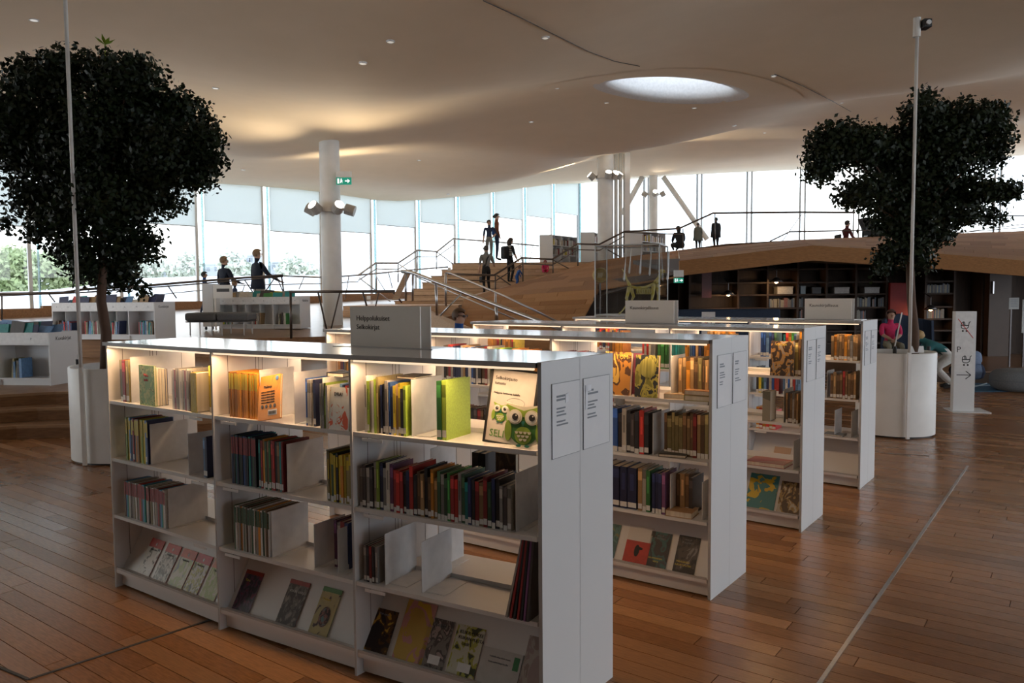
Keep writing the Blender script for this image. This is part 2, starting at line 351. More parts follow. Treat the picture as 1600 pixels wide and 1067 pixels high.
def leafcloud(blobs,nleaf,size,seed,shell=.35,flat=.6):
    g=np.random.default_rng(seed); bl=np.array(blobs,float); vol=np.prod(bl[:,3:6],axis=1)**.75; k=g.choice(len(bl),nleaf,p=vol/vol.sum())
    d=g.normal(size=(nleaf,3)); d/=np.linalg.norm(d,axis=1)[:,None]; rr=(1-shell*g.random(nleaf)**1.5)[:,None]
    c=bl[k,:3]+d*bl[k,3:6]*rr+g.normal(size=(nleaf,3))*size*.55
    nrm=d+g.normal(size=(nleaf,3))*.9; nrm/=np.linalg.norm(nrm,axis=1)[:,None]
    t=np.cross(nrm,g.normal(size=(nleaf,3))); t/=np.linalg.norm(t,axis=1)[:,None]; b=np.cross(nrm,t)
    L=size*(.7+.6*g.random(nleaf))[:,None]; W=L*.60
    v=np.stack([c-t*L*.5,c+b*W*.5+t*L*.05,c+t*L*.5,c-b*W*.5+t*L*.05],axis=1).reshape(-1,3)
    f=np.arange(nleaf*4).reshape(-1,4); return v,f
def npmesh(name,v,f,m):
    me=bpy.data.meshes.new(name); n=len(f); me.vertices.add(len(v)); me.vertices.foreach_set('co',v.ravel()); me.loops.add(n*4); me.loops.foreach_set('vertex_index',f.ravel())
    me.polygons.add(n); me.polygons.foreach_set('loop_start',np.arange(n)*4); me.polygons.foreach_set('loop_total',np.full(n,4)); me.update(calc_edges=True); me.materials.append(m); return me
FARLEAF=mat('sunny_pale_foliage',(.33,.42,.20),.8,col2=(.46,.52,.32),scale=.8); HAZELEAF=mat('hazy_pale_foliage',(.55,.60,.50),.9,col2=(.68,.70,.64),scale=.8)  # plain pale green; farther crowns have distance haze put into their colour
FARTR=mat('far_trunk',(.2,.15,.1),.9)
def far_tree(px,ytop,ybot,Y,wpx,seed,label):
    s=F/Y; c=atY(px,(ytop+ybot)/2,Y); h=(ybot-ytop)/s; r=wpx/s/2; rr=random.Random(seed)
    t=thing('park_tree',label,'tree',(c.x,c.y,-14),group='trees beyond the glass')
    bl=[(rr.uniform(-.6,.6)*r,rr.uniform(-.5,.5)*r,c.z+14+rr.uniform(-.35,.38)*h,r*rr.uniform(.35,.55),r*.5,h*rr.uniform(.16,.26)) for _ in range(9)]
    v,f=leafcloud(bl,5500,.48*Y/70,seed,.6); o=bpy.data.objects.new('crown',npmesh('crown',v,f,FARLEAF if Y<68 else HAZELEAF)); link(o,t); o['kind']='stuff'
    m=MB(); m.tube([(0,0,0),(0.2,0,(c.z+14)*.6),(0,0,c.z+14)],[.5,.4,.2],7); m.build('trunk',FARTR,t,world=False)
names=['pale green tree outside at the left edge of the glass','tall pale green tree outside, second from the left','pale green tree outside seen left of the leaning white pole','hazy tree outside behind the trunk of the indoor tree','low pale tree outside between indoor tree and white building','small hazy tree outside right of the white building','faint tree outside between the two women in navy','faint round tree outside right of the taller woman in navy']
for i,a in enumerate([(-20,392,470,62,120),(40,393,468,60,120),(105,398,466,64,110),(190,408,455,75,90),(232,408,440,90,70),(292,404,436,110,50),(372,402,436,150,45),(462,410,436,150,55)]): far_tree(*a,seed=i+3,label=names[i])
CITYM=[mat('pale_render_%d'%i,c,.9) for i,c in enumerate([(.62,.62,.62),(.55,.53,.50),(.45,.48,.52)])]; WINM=mat('far_window_dark',(.25,.28,.32),.3)  # distance haze is put into these pale wall colours
for i,(x0,x1,yt,Y,k,lab) in enumerate([(247,274,413,170,0,'white block outside between two trees'),(318,345,414,330,2,'low grey building on the hill outside, behind the boy in blue'),(371,385,404,360,1,'pale tower block on the hill outside, right of the shorter woman in navy'),(386,394,400,360,2,'grey tower on the hill outside, left of the taller woman in navy'),(422,446,411,340,2,'long grey building on the hill outside, right of the taller woman in navy'),(449,478,413,320,1,'low pale building on the hill outside beside the white column')]):
    a=atY(x0,yt,Y); b=atY(x1,yt,Y); base=atY(x0,438,Y).z-8; t=thing('far_building',lab,'building',((a.x+b.x)/2,Y,base))
    m=MB(); m.box(a.x,b.x,Y,Y+14,base,a.z); m.build('wall',CITYM[k],t); m=MB(); m.box(a.x-.3,b.x+.3,Y-.3,Y+14.3,a.z,a.z+.7); m.build('roof',CITYM[2],t)
    nw=max(2,int((b.x-a.x)/4))
    for q in range(nw):
        for lv in range(2):
            x=a.x+(q+.5)*(b.x-a.x)/nw; z=a.z-2.6-lv*3.6; m=MB(); m.box(x-.8,x+.8,Y-.12,Y+.1,z,z+1.7); m.build('window',WINM,t)
m=MB(); hp=[atY(px,y,420) for px,y in ((-300,425),(0,424),(200,424),(320,419),(380,413),(440,416),(520,424),(700,430),(1000,440))]
for a,b in zip(hp[:-1],hp[1:]): m.quad((a.x,a.y-80,-14),(b.x,b.y-80,-14),b,a)
tag(m.build('distant_hill',mat('hazy_hill',(.42,.45,.42),.9,scale=.05,col2=(.55,.55,.55),detail=8)),kind='structure')
# ---- main floor
m=MB(); m.box(-16,30,-9,30,-.25,-.014); fl=m.build('floor',FBASE); tag(fl,kind='structure')
PA=R(-36.5); ca,sa=math.cos(PA),math.sin(PA); PW=.105
FO=fl.location.copy()
def loc2w(u,v): return Vector((u*ca-v*sa,u*sa+v*ca,0))
planks=[]; r2=random.Random(5)
for j in range(-70,150):
    v=j*PW; u=-14+r2.random()*1.2
    while u<16:
        L=r2.choice((.9,1.2,1.5,1.8)); c=loc2w(u+L/2,v+PW/2); u0=u; u+=L
        if not(1.6<c.y<15.5) or abs(c.x)>c.y*.80+1.0: continue
        # metal strip line runs perpendicular, planks simply pass under it
        planks.append((c.length,u0,L,v,r2.randrange(5)))
planks.sort(key=lambda q:q[0])
pm={}
def plank_mesh(L,k):
    if (L,k) not in pm:
        mb=MB(); g=.0010; mb.hexa([(g,g,-.014),(L-g,g,-.014),(L-g,PW-g,-.014),(g,PW-g,-.014),(g+.001,g+.001,0),(L-g-.001,g+.001,0),(L-g-.001,PW-g-.001,0),(g+.001,PW-g-.001,0)]); pm[(L,k)]=mb.mesh('plank',PLANK[k])
    return pm[(L,k)]
for d,u0,L,v,k in planks[:300]:
    o=bpy.data.objects.new('plank',plank_mesh(L,k)); p=loc2w(u0,v); link(o,fl); o.location=(p.x-FO.x,p.y-FO.y,-FO.z+0); o.rotation_euler=(0,0,PA)
mb=MB()
for d,u0,L,v,k in planks[300:]:
    g=.0010; pts=[loc2w(u0+g,v+g),loc2w(u0+L-g,v+g),loc2w(u0+L-g,v+PW-g),loc2w(u0+g,v+PW-g)]
    mb.hexa([p+Vector((0,0,-.014)) for p in pts]+pts,k)
st=mb.build('far_planks',[mat('oak_far_%d'%i,c,.22+.02*i,col2=tuple(x*.78 for x in c),scale=5,bump=.04) for i,c in enumerate([(.32,.150,.062),(.36,.172,.074),(.27,.122,.048),(.34,.168,.075),(.42,.21,.092)])],fl); st['kind']='stuff'
mb=MB(); mb.box(-16,30,15.6,30,-.014,-.001); mb.build('rear_boarding',FFAR,fl)
for a,b,m_,lab,wd in (((1272,1080),(1512,728),STEEL,'long straight steel strip let into the floor at the right',.009),((1364,707),(1452,712),STEEL,'short steel strip in the floor in front of the right planter',.007),((45,1062),(340,965),GROOVE,'dark joint strip in the floor in front of the nearest bookcase',.007),((-20,1035),(45,1062),GROOVE,'short dark joint strip in the bottom left floor corner',.007)):
    p,q=at(*a),at(*b); t=(q-p).normalized(); s=Vector((-t.y,t.x,0))*wd; z=Vector((0,0,.004)); m=MB(); m.hexa([p-s,q-s,q+s,p+s,p-s+z,q-s+z,q+s+z,p+s+z]); tag(m.build('floor_strip',m_),lab,'floor strip')
# ---- low platform with three steps (left)
E1=[at(-900,640,.45),at(-300,622,.45),at(0,617,.45),at(87,612,.45),at(312,608,.45),at(470,602,.45),at(600,588,.45)]
E1[0]=Vector((-14,7.5,.45))
plat=thing('platform',None,None,(E1[2].x,E1[2].y,0)); tag(plat,kind='structure')
back=[Vector((p.x*1.6,15.3,0)) for p in E1]
for k in range(3):
    off=.40*(2-k); top=.15*(k+1); m=MB()
    f=[Vector((p.x,p.y-off*1.0,0)) for p in E1]
    bk=[Vector((p.x,p.y+.06-(off-.42 if k<2 else 0),0)) for p in E1] if k<2 else back
    for i in range(len(f)-1):
        m.hexa([(f[i].x,f[i].y,0),(f[i+1].x,f[i+1].y,0),(bk[i+1].x,bk[i+1].y,0),(bk[i].x,bk[i].y,0),(f[i].x,f[i].y,top),(f[i+1].x,f[i+1].y,top),(bk[i+1].x,bk[i+1].y,top),(bk[i].x,bk[i].y,top)])
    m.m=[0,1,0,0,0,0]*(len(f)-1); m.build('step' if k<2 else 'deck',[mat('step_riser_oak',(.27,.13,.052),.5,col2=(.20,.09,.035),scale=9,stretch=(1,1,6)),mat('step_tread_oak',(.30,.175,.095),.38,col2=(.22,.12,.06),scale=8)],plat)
    m=MB()
    for i in range(len(f)-1): m.hexa([(f[i].x,f[i].y-.012,top-.03),(f[i+1].x,f[i+1].y-.012,top-.03),(f[i+1].x,f[i+1].y+.03,top-.03),(f[i].x,f[i].y+.03,top-.03),(f[i].x,f[i].y-.012,top+.003),(f[i+1].x,f[i+1].y-.012,top+.003),(f[i+1].x,f[i+1].y+.03,top+.003),(f[i].x,f[i].y+.03,top+.003)])
    m.build('nosing',mat('pale_oak_nosing',(.40,.24,.13),.4),plat)
# upper sloping deck behind, reaching the glass
U0=[Vector((-13,14.2,0)),at(60,531,.8),at(200,530,.8),at(340,530,.8),at(513,525.5,.8)]
dk=thing('upper_deck',None,None,(U0[3].x,U0[3].y,0)); tag(dk,kind='structure')
m=MB(); ub=[]
for p in U0:
    k=p.x/p.y; A=fac_n(0); t=(k*A.y-A.x)/(fd.x-k*fd.y); q=A+fd*t; ub.append(q)
ub[0]=fac_n(-8)
for i in range(len(U0)-1):
    a,b,c,d=U0[i],U0[i+1],ub[i+1],ub[i]
    m.quad((a.x,a.y,.8),(b.x,b.y,.8),(c.x,c.y,zfl(c.y)),(d.x,d.y,zfl(d.y)),0)
    m.quad((a.x,a.y,.2),(b.x,b.y,.2),(b.x,b.y,.8),(a.x,a.y,.8),1)
a,b=U0[-1],Vector((-.9,24,0)); m.quad((a.x,a.y,.8),(b.x,b.y,zfl(b.y)),(fac_n(6).x,fac_n(6).y,zfl(fac_n(6).y)),(ub[-1].x,ub[-1].y,zfl(ub[-1].y)),0); m.quad((a.x,a.y,0),(b.x,b.y,0),(b.x,b.y,zfl(b.y)),(a.x,a.y,.8),1)
m.build('deck',[mat('upper_deck_oak',(.33,.22,.15),.28,col2=(.25,.16,.10),scale=7),WOOD],dk)
for p in ((150,541),(312,549),(330,549),(500,545)):
    q=at(p[0],530,.8); 
    for k in range(3):
        c=Vector((q.x,q.y-.03,.70-.05*k)); m=MB(); m.box(c.x-.22,c.x+.22,c.y-.01,c.y+.015,c.z-.011,c.z+.011); m.build('vent_slot',GROOVE,dk)
# ---- columns with spotlight rings
def column(px,ytop,Y,dia,zb,label,pipes=0,ringy=None,spots=()):
    c=atY(px,400,Y); c.z=zb; zt=zc(c.x,c.y)+.1; t=thing('column',label,'column',(c.x,c.y,zb))
    m=MB(); r=dia/2; m.lathe([(r,0),(r,zt-zb),],(c.x,c.y,zb),40); m.build('shaft',COLW,t,smooth=True)
    for k in range(pipes):
        m=MB(); x=c.x+r+.10+.17*k; m.tube([(x,c.y+.05,zb),(x,c.y+.05,zt)],.07,12); m.build('pipe',COLW,t,smooth=True)
    if pipes: m=MB(); m.box(c.x+r+.42,c.x+r+.62,c.y-.1,c.y+.1,zb,zt); m.build('cable_duct',COLW,t)
    if ringy:
        z=atY(px,ringy,Y).z; m=MB(); m.lathe([(r+.001,-.06),(r+.05,-.06),(r+.05,.06),(r+.001,.06)],(c.x,c.y,z),32); m.build('ring',COLW,t,smooth=False)
        for (ang,tilt,on) in spots:
            d=Vector((math.cos(ang),math.sin(ang),0)); h=Vector((c.x,c.y,z))+d*(r+.05); e=h+d*.16; ax=(d*math.cos(tilt)+Vector((0,0,math.sin(tilt)))).normalized()
            m=MB(); m.tube([h,e],.025,8); m.tube([e-ax*.09,e+ax*.14],.13 if dia>.5 or True else .1,16); s=m.build('spotlight',mat('spot_housing',(.42,.40,.37),.4),t)
            if on: m=MB(); m.tube([e+ax*.141,e+ax*.150],.11,16); m.build('lens',LAMPW,s)
            L=bpy.data.lights.new('spot_lamp','SPOT'); L.energy=on*1.0 if on else 0; 
            if on:
                L.color=(1,.80,.55); L.spot_size=R(38) if Y>20 else R(125); L.spot_blend=.8 if Y>20 else 1.0; L.shadow_soft_size=.08
                lo=bpy.data.objects.new('spot_lamp',L); link(lo,s); up=(Vector((ax.x,ax.y,0)).normalized()+Vector((0,0,.27 if Y>20 else .45))).normalized()
                P=t.location; lo.location=e+ax*.17-P; lo.rotation_euler=up.to_track_quat('-Z','Y').to_euler()
            else: bpy.data.lights.remove(L)
    return t
column(518,204,19,.48,.70,'thick white round column in front of the left glass wall',ringy=328,spots=((R(180),.5,0),(R(235),.6,140),(R(-55),.6,170),(R(0),-.3,0),(R(90),.6,260)))  # last spot is an added hidden one that brightens the ceiling
column(946,245,29.5,.60,2.0,'white round column with pipes behind the glass display case',pipes=3,ringy=277,spots=((R(190),.7,420),(R(-85),.9,260),(R(-58),.7,420),(R(-28),.9,420)))
t3=column(1020.5,274,38,.42,2.5,'slim white column between two slanted struts at the rear glass',ringy=304,spots=((R(190),.5,0),(R(-90),.6,60),(R(-10),.5,0)))
for (a,b) in (((1004,276),(972,335)),((1036,276),(1105,374))):
    p=atY(a[0],a[1],38.2); q=atY(b[0],b[1],38.2); m=MB(); m.tube([p,q],.13,12); tag(m.build('strut',COLW,smooth=True),'slanted white strut '+('left' if a[0]<1020 else 'right')+' of the slim rear column','strut')
def exit_sign(px,py,Y,w,h,label):
    c=atY(px,py,Y); t=thing('exit_sign',label,'sign',(c.x,c.y,c.z-h/2))
    m=MB(); m.box(c.x-w/2,c.x+w/2,c.y-.03,c.y,c.z-h/2,c.z+h/2); m.build('panel',mat('exit_green',(.01,.16,.11),.4,emit=((.01,.35,.22),.35)),t)
    G=mat('exit_white',(.8,.85,.82),.4,emit=((1,1,1),.5)); m=MB(); y=c.y-.034; z=c.z; x=c.x+w*.08; a=h*.3
    m.thick([(x,y,z-a*.3),(x+a*1.2,y,z-a*.3),(x+a*1.2,y,z-a),(x+a*2.4,y,z),(x+a*1.2,y,z+a),(x+a*1.2,y,z+a*.3),(x,y,z+a*.3)],(0,.003,0))
    m.box(c.x-w*.42,c.x-w*.3,y,y+.003,z-h*.35,z+h*.35); m.ell((c.x-w*.16,y,z+h*.25),(h*.1,.004,h*.1)); m.thick([(c.x-w*.22,y,z+h*.15),(c.x-w*.08,y,z+h*.1),(c.x-w*.1,y,z-h*.35),(c.x-w*.15,y,z-h*.1),(c.x-w*.25,y,z-h*.35)],(0,.003,0)); m.build('symbol',G,t)
    m=MB(); m.box(c.x-w/2,c.x+w/2,c.y-.05,c.y+.02,c.z+h/2+.02,c.z+h/2+.14); m.build('housing',COLW,t); return t
exit_sign(537.5,283,18.7,.36,.17,'green emergency exit sign on the thick white column')
exit_sign(1060,438,14.3,.17,.09,'small green exit sign at the dark cave entrance')
# unseen walls added behind and left of the viewer to block daylight
WALLP=mat('rear_wall_panel',(.42,.33,.26),.7,scale=2)
m=MB(); m.box(-16,7.5,-4.2,-4.0,0,5.6); tag(m.build('wall_rear',WALLP),kind='structure')
m=MB(); m.box(-13.2,-13.0,-4.0,3.0,0,5.4); tag(m.build('wall_left',WALLP),kind='structure')
# ============================================================ AMPHITHEATRE, HILL AND CAVE
amp=thing('amphitheatre',None,None,(-3,24,0)); tag(amp,kind='structure')
# landing below the steps
lf=[atY(536,478,22.5),atY(700,480,22.5)]
m=MB(); m.box(lf[0].x,lf[1].x+.3,22.5,27,.7,lf[0].z); m.build('landing',STEPW[0],amp)
for k in range(3):
    z=lf[0].z-.13*(k+1); y=22.5-.33*(k+1); m=MB(); m.box(lf[0].x-.1,lf[1].x-.6,y,y+.5,z-.14,z); m.build('step',STEPW[k%3],amp)
# seating steps: front-left corners measured, rising to the top deck
ST=[(603,479,24.0),(617,470,24.9),(632,461,25.7),(646,451,26.5),(660,441,27.3),(674,431,28.1),(690,421,29.0),(706,411,29.9)]
prevz=lf[0].z
for k,(px,py,Y) in enumerate(ST):
    a=atY(px,py,Y); z=a.z; xr=1.0+ (k*.55) if k<7 else 5.8
    yb=34 if k==7 else ST[k+1][2]+.25
    zb=prevz
    nb=2
    for q in range(nb):  # each riser is built of boards
        z0=zb+(z-zb)*q/nb; z1=zb+(z-zb)*(q+1)/nb
        x=a.x; rr=random.Random(k*7+q)
        while x<xr:
            L=min(rr.uniform(1.3,2.4),xr-x); m=MB(); m.box(x+.003,x+L-.003,Y-.01,Y+.03,z0+.004,z1-.004); m.build('riser_board',STEPW[rr.randrange(3)],amp); x+=L
    m=MB(); m.box(a.x-.02,xr,Y-.03,yb,z-.035,z); m.box(a.x,xr,Y+.03,yb,zb-.3,z-.035); m.build('tread',mat('step_top_oak',(.48,.31,.19),.4,col2=(.30,.19,.11),scale=5),amp)
    prevz=z
# small sockets on step faces
for px,py,Y in ((579,465,24.3),(703,421,28.8)):
    c=atY(px,py,Y); m=MB(); m.box(c.x-.06,c.x+.06,Y-.35,Y-.32,c.z-.06,c.z+.06); m.build('socket_plate',WHITE,amp)
# hill: facets of oak boards between the lip (front) and the ridge (back)
hill=thing('wooden_hill',None,None,(6,20,0)); tag(hill,kind='structure')
A=atY(724,467,23.5); A2=atY(702,483,21.5); Bp=atY(930,407.5,29.5); Dp=atY(1060,391,29); G1=atY(1133,381,28.5); G2=atY(1250,374.5,28.3); G3=atY(1430,367,28); G4=atY(1620,360,27.5); G5=atY(1900,352,27)
E0=at(872,575,0); E1h=atY(910,496,15.2); E2=atY(936,452,17.5); L1=atY(1062,431,14.6); L2=atY(1270,407,14.6); L3=atY(1440,418,14.6); L4=atY(1620,433,14.3); L5=atY(1900,455,14)
F0=at(702,560,0); 
def boards(fr,bk,n,name,frac=(0,1),skew=0,seed=0,mats=WOODS,thickn=.03,parent=hill):
    """split the quad fr[0]-fr[1] (front edge) / bk[0]-bk[1] (back edge) into n rows of boards, each row into pieces"""
    rr=random.Random(seed)
    for i in range(n):
        t0=i/n+.0009; t1=(i+1)/n-.0009; u=-rr.random()*.25
        while u<1:
            w_=rr.uniform(.18,.42); u0=max(0,u)+.0012; u1=min(1,u+w_)-.0012; u+=w_
            if u1<=u0+.004: continue
            P=lambda uu,tt:(fr[0].lerp(fr[1],uu)).lerp(bk[0].lerp(bk[1],uu),tt)
            pts=[P(u0,t0),P(u1,t0),P(u1,t1),P(u0,t1)]; nn=(pts[1]-pts[0]).cross(pts[3]-pts[0]).normalized()
            off=nn*rr.uniform(0,.004)
            m=MB(); m.thick([p+off for p in pts],-nn*thickn); m.build(name,mats[rr.randrange(4)],parent)
def backing(pts,m_=None):
    m=MB(); nn=(pts[1]-pts[0]).cross(pts[2]-pts[0]).normalized(); m.thick([p-nn*.02 for p in pts],-nn*.12); m.build('shell',m_ or FBASE,hill)
# big left facet, boards running up the slope
EN=at(868,575,0)
boards([F0,EN],[A,E2],16,'oak_board',seed=1)
boards([A,E2],[A.lerp(Bp,.995),Bp],9,'oak_board',seed=2)
boards([E2,L1],[Bp,Dp],8,'oak_board',seed=8)
m=MB(); m.thick([E2+Vector((0,.1,-.15)),L1+Vector((0,.1,.05)),Vector((4.7,21.2,1.95)),Vector((2.2,21.2,1.9))],(0,0,.05)); m.build('cave_ceiling',DWOOD,hill)  # dark ceiling added under this facet to keep the entrance black
for a,b,c,d,s in ((L1,L2,G2,Dp,3),(L2,L3,G3,G2,4),(L3,L4,G4,G3,5),(L4,L5,G5,G4,6)):
    boards([a+Vector((0,0,.28)),b+Vector((0,0,.28))],[d,c],12 if s<6 else 4,'oak_board',seed=s)
    m=MB(); m.thick([a,b,b+Vector((0,0,.28)),a+Vector((0,0,.28))],(0,.08,0)); m.build('lip_board',WOODS[3],hill)
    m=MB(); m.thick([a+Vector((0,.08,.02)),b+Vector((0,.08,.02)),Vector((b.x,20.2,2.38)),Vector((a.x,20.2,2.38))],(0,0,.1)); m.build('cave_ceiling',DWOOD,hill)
m=MB(); m.poly([A,Bp,Vector((Bp.x,Bp.y+4,Bp.z)),Vector((A.x,A.y+6,A.z+.2))]); 
# top deck behind the ridge
m.poly([Bp,Dp,G1,G2,G3,G4,G5,Vector((G5.x,36,G5.z)),Vector((2,42,2.9))]); m.build('top_deck',STEPW[1],hill)
# cave interior: back wall, side wall
cv=thing('cave_shelving_wall',None,None,(8,19.5,0)); tag(cv,kind='structure')
m=MB(); m.box(4.25,26,19.9,20.1,0,2.42); m.box(1.7,4.6,21,21.1,0,1.9); m.build('back_panel',DWOOD,cv)  # second box is a dark wall added to keep the cave entrance black
def cavex(px): return atY(px,470,19.4).x
vx=[1078,1154,1200,1247,1292,1338,1386,1428,1447,1492,1536,1575,1640]
zs=[atY(1300,y,19.4).z for y in (556,537,518,500,481,460,441,420)]
BK=BLK=None
for i,px in enumerate(vx):
    m=MB(); x=cavex(px); m.box(x-.025,x+.025,19.42,19.9,0,2.36); m.build('upright',DWOOD,cv)
for z in zs:
    m=MB(); m.box(cavex(1078),cavex(1386),19.44,19.9,z-.02,z+.02); m.build('shelf_board',DWOOD,cv)
    if z<2.0: m=MB(); m.box(cavex(1447),cavex(1492),19.44,19.9,z-.02,z+.02); m.build('shelf_board',DWOOD,cv)
RED=mat('dark_red_panel',(.26,.010,.008),.6); m=MB(); m.box(cavex(1388),cavex(1426),19.3,19.4,.4,atY(1400,442,19.4).z); tag(m.build('wall_panel',RED),'red wall panel standing behind the girl in pink','panel')
DOORW=mat('dark_door_wood',(.06,.03,.015),.5,scale=5)
d1=thing('door_1',None,None,(cavex(1556),19.2,0)); tag(d1,kind='structure'); m=MB(); m.box(cavex(1538),cavex(1572),19.2,19.4,0,2.15); m.build('door_leaf',DOORW,d1); m=MB(); x=cavex(1541); m.box(x,x+.03,19.14,19.2,1.55,1.85); m.build('door_handle',STEEL,d1)
WARM=(1,.62,.30)
def plamp(px,py,Y,label,pw,shade=DSTEEL):
    c=atY(px,py,Y); t=thing('shelf_lamp',label,'lamp',tuple(c)); m=MB(); m.lathe([(.02,.12),(.05,.11),(.17,0),(.16,0),(.04,.10),(.001,.10)],c,18); m.build('lamp_shade',shade,t,smooth=True)
    m=MB(); m.ell((c.x,c.y,c.z+.02),(.05,.05,.05)); m.build('bulb',mat('warm_bulb',(1,.8,.5),.4,emit=((1,.62,.28),14)),t)
    m=MB(); m.tube([c+Vector((0,0,.12)),c+Vector((0,0,.3)),c+Vector((0,.35,.42))],.012,6); m.build('arm',DSTEEL,t)
    L=bpy.data.lights.new('lamp_bulb','POINT'); L.energy=pw; L.color=WARM; L.shadow_soft_size=.05; lo=bpy.data.objects.new('lamp_bulb',L); link(lo,t); lo.location=(0,-.02,-.06)
plamp(1213,441,19.05,'small lit reading lamp on the cave shelf above the white box at left',5)
plamp(1454,484,18.9,'glowing reading lamp on the cave shelf right of the navy armchair',4)
plamp(1138,461,19.1,'dim lamp under the cave shelf beside the dark entrance',4)
# far cave shelf contents
BC={}
def colmat(c): 
    k='cover_%02d_%02d_%02d'%tuple(int(x*99) for x in c)
    if k not in BC: BC[k]=mat(k,c,.45,col2=tuple(x*.8 for x in c),scale=30)
    return BC[k]
for i,(x0,x1,y0,y1,c,lab,nm,cat) in enumerate([(1214,1238,448,459,(.55,.52,.47),'white box glowing under the lit cave lamp','storage_box','box'),(1303,1326,449,459,(.45,.44,.43),'white box on the cave shelf above the bookcase sign, second from left','storage_box','box'),(1350,1373,449,459,(.42,.42,.42),'white box on the cave shelf left of the red panel','storage_box','box'),(1250,1258,447,458,(.16,.24,.32),'blue box file on the cave shelf','box_file','box file'),(1268,1282,449,458,(.03,.03,.035),'black tray on the cave shelf between two white boxes','storage_tray','tray')]):
    a=atY(x0,y0,19.5); b=atY(x1,y1,19.5); m=MB(); m.box(a.x,b.x,19.46,19.75,zs[5]+.02,a.z); 
    t=thing(nm,lab,cat,((a.x+b.x)/2,19.5,zs[5]+.02)); m.build('body',colmat(c),t,bevel=.008); m=MB(); m.box(a.x-.005,b.x+.005,19.455,19.755,a.z-.03,a.z+.004); m.build('lid',colmat(tuple(k*.9 for k in c)),t)
rr=random.Random(3); cave_n=0
PALC=[(.12,.10,.09),(.22,.18,.14),(.10,.13,.18),(.30,.12,.08),(.25,.24,.2),(.06,.07,.08),(.35,.3,.2)]
for (x0,x1,zi) in ((1204,1216,4),(1218,1244,4),(1251,1257,4),(1340,1362,4),(1366,1371,4),(1290,1296,4),(1252,1256,3),(1341,1356,3),(1450,1485,5),(1452,1478,3),(1375,1384,4)):
    x=atY(x0,470,19.4).x; xe=atY(x1,470,19.4).x
    while x<xe:
        w_=rr.uniform(.02,.045); h=rr.uniform(.18,.24); m=MB(); m.box(x,x+w_*.92,19.5,19.66,zs[zi]+.021,zs[zi]+.021+h); o=m.build('book',colmat(rr.choice(PALC)))
        tag(o,'dim book upright on the dark wooden shelving wall in the cave','book','books on the dark cave shelving'); x+=w_; cave_n+=1
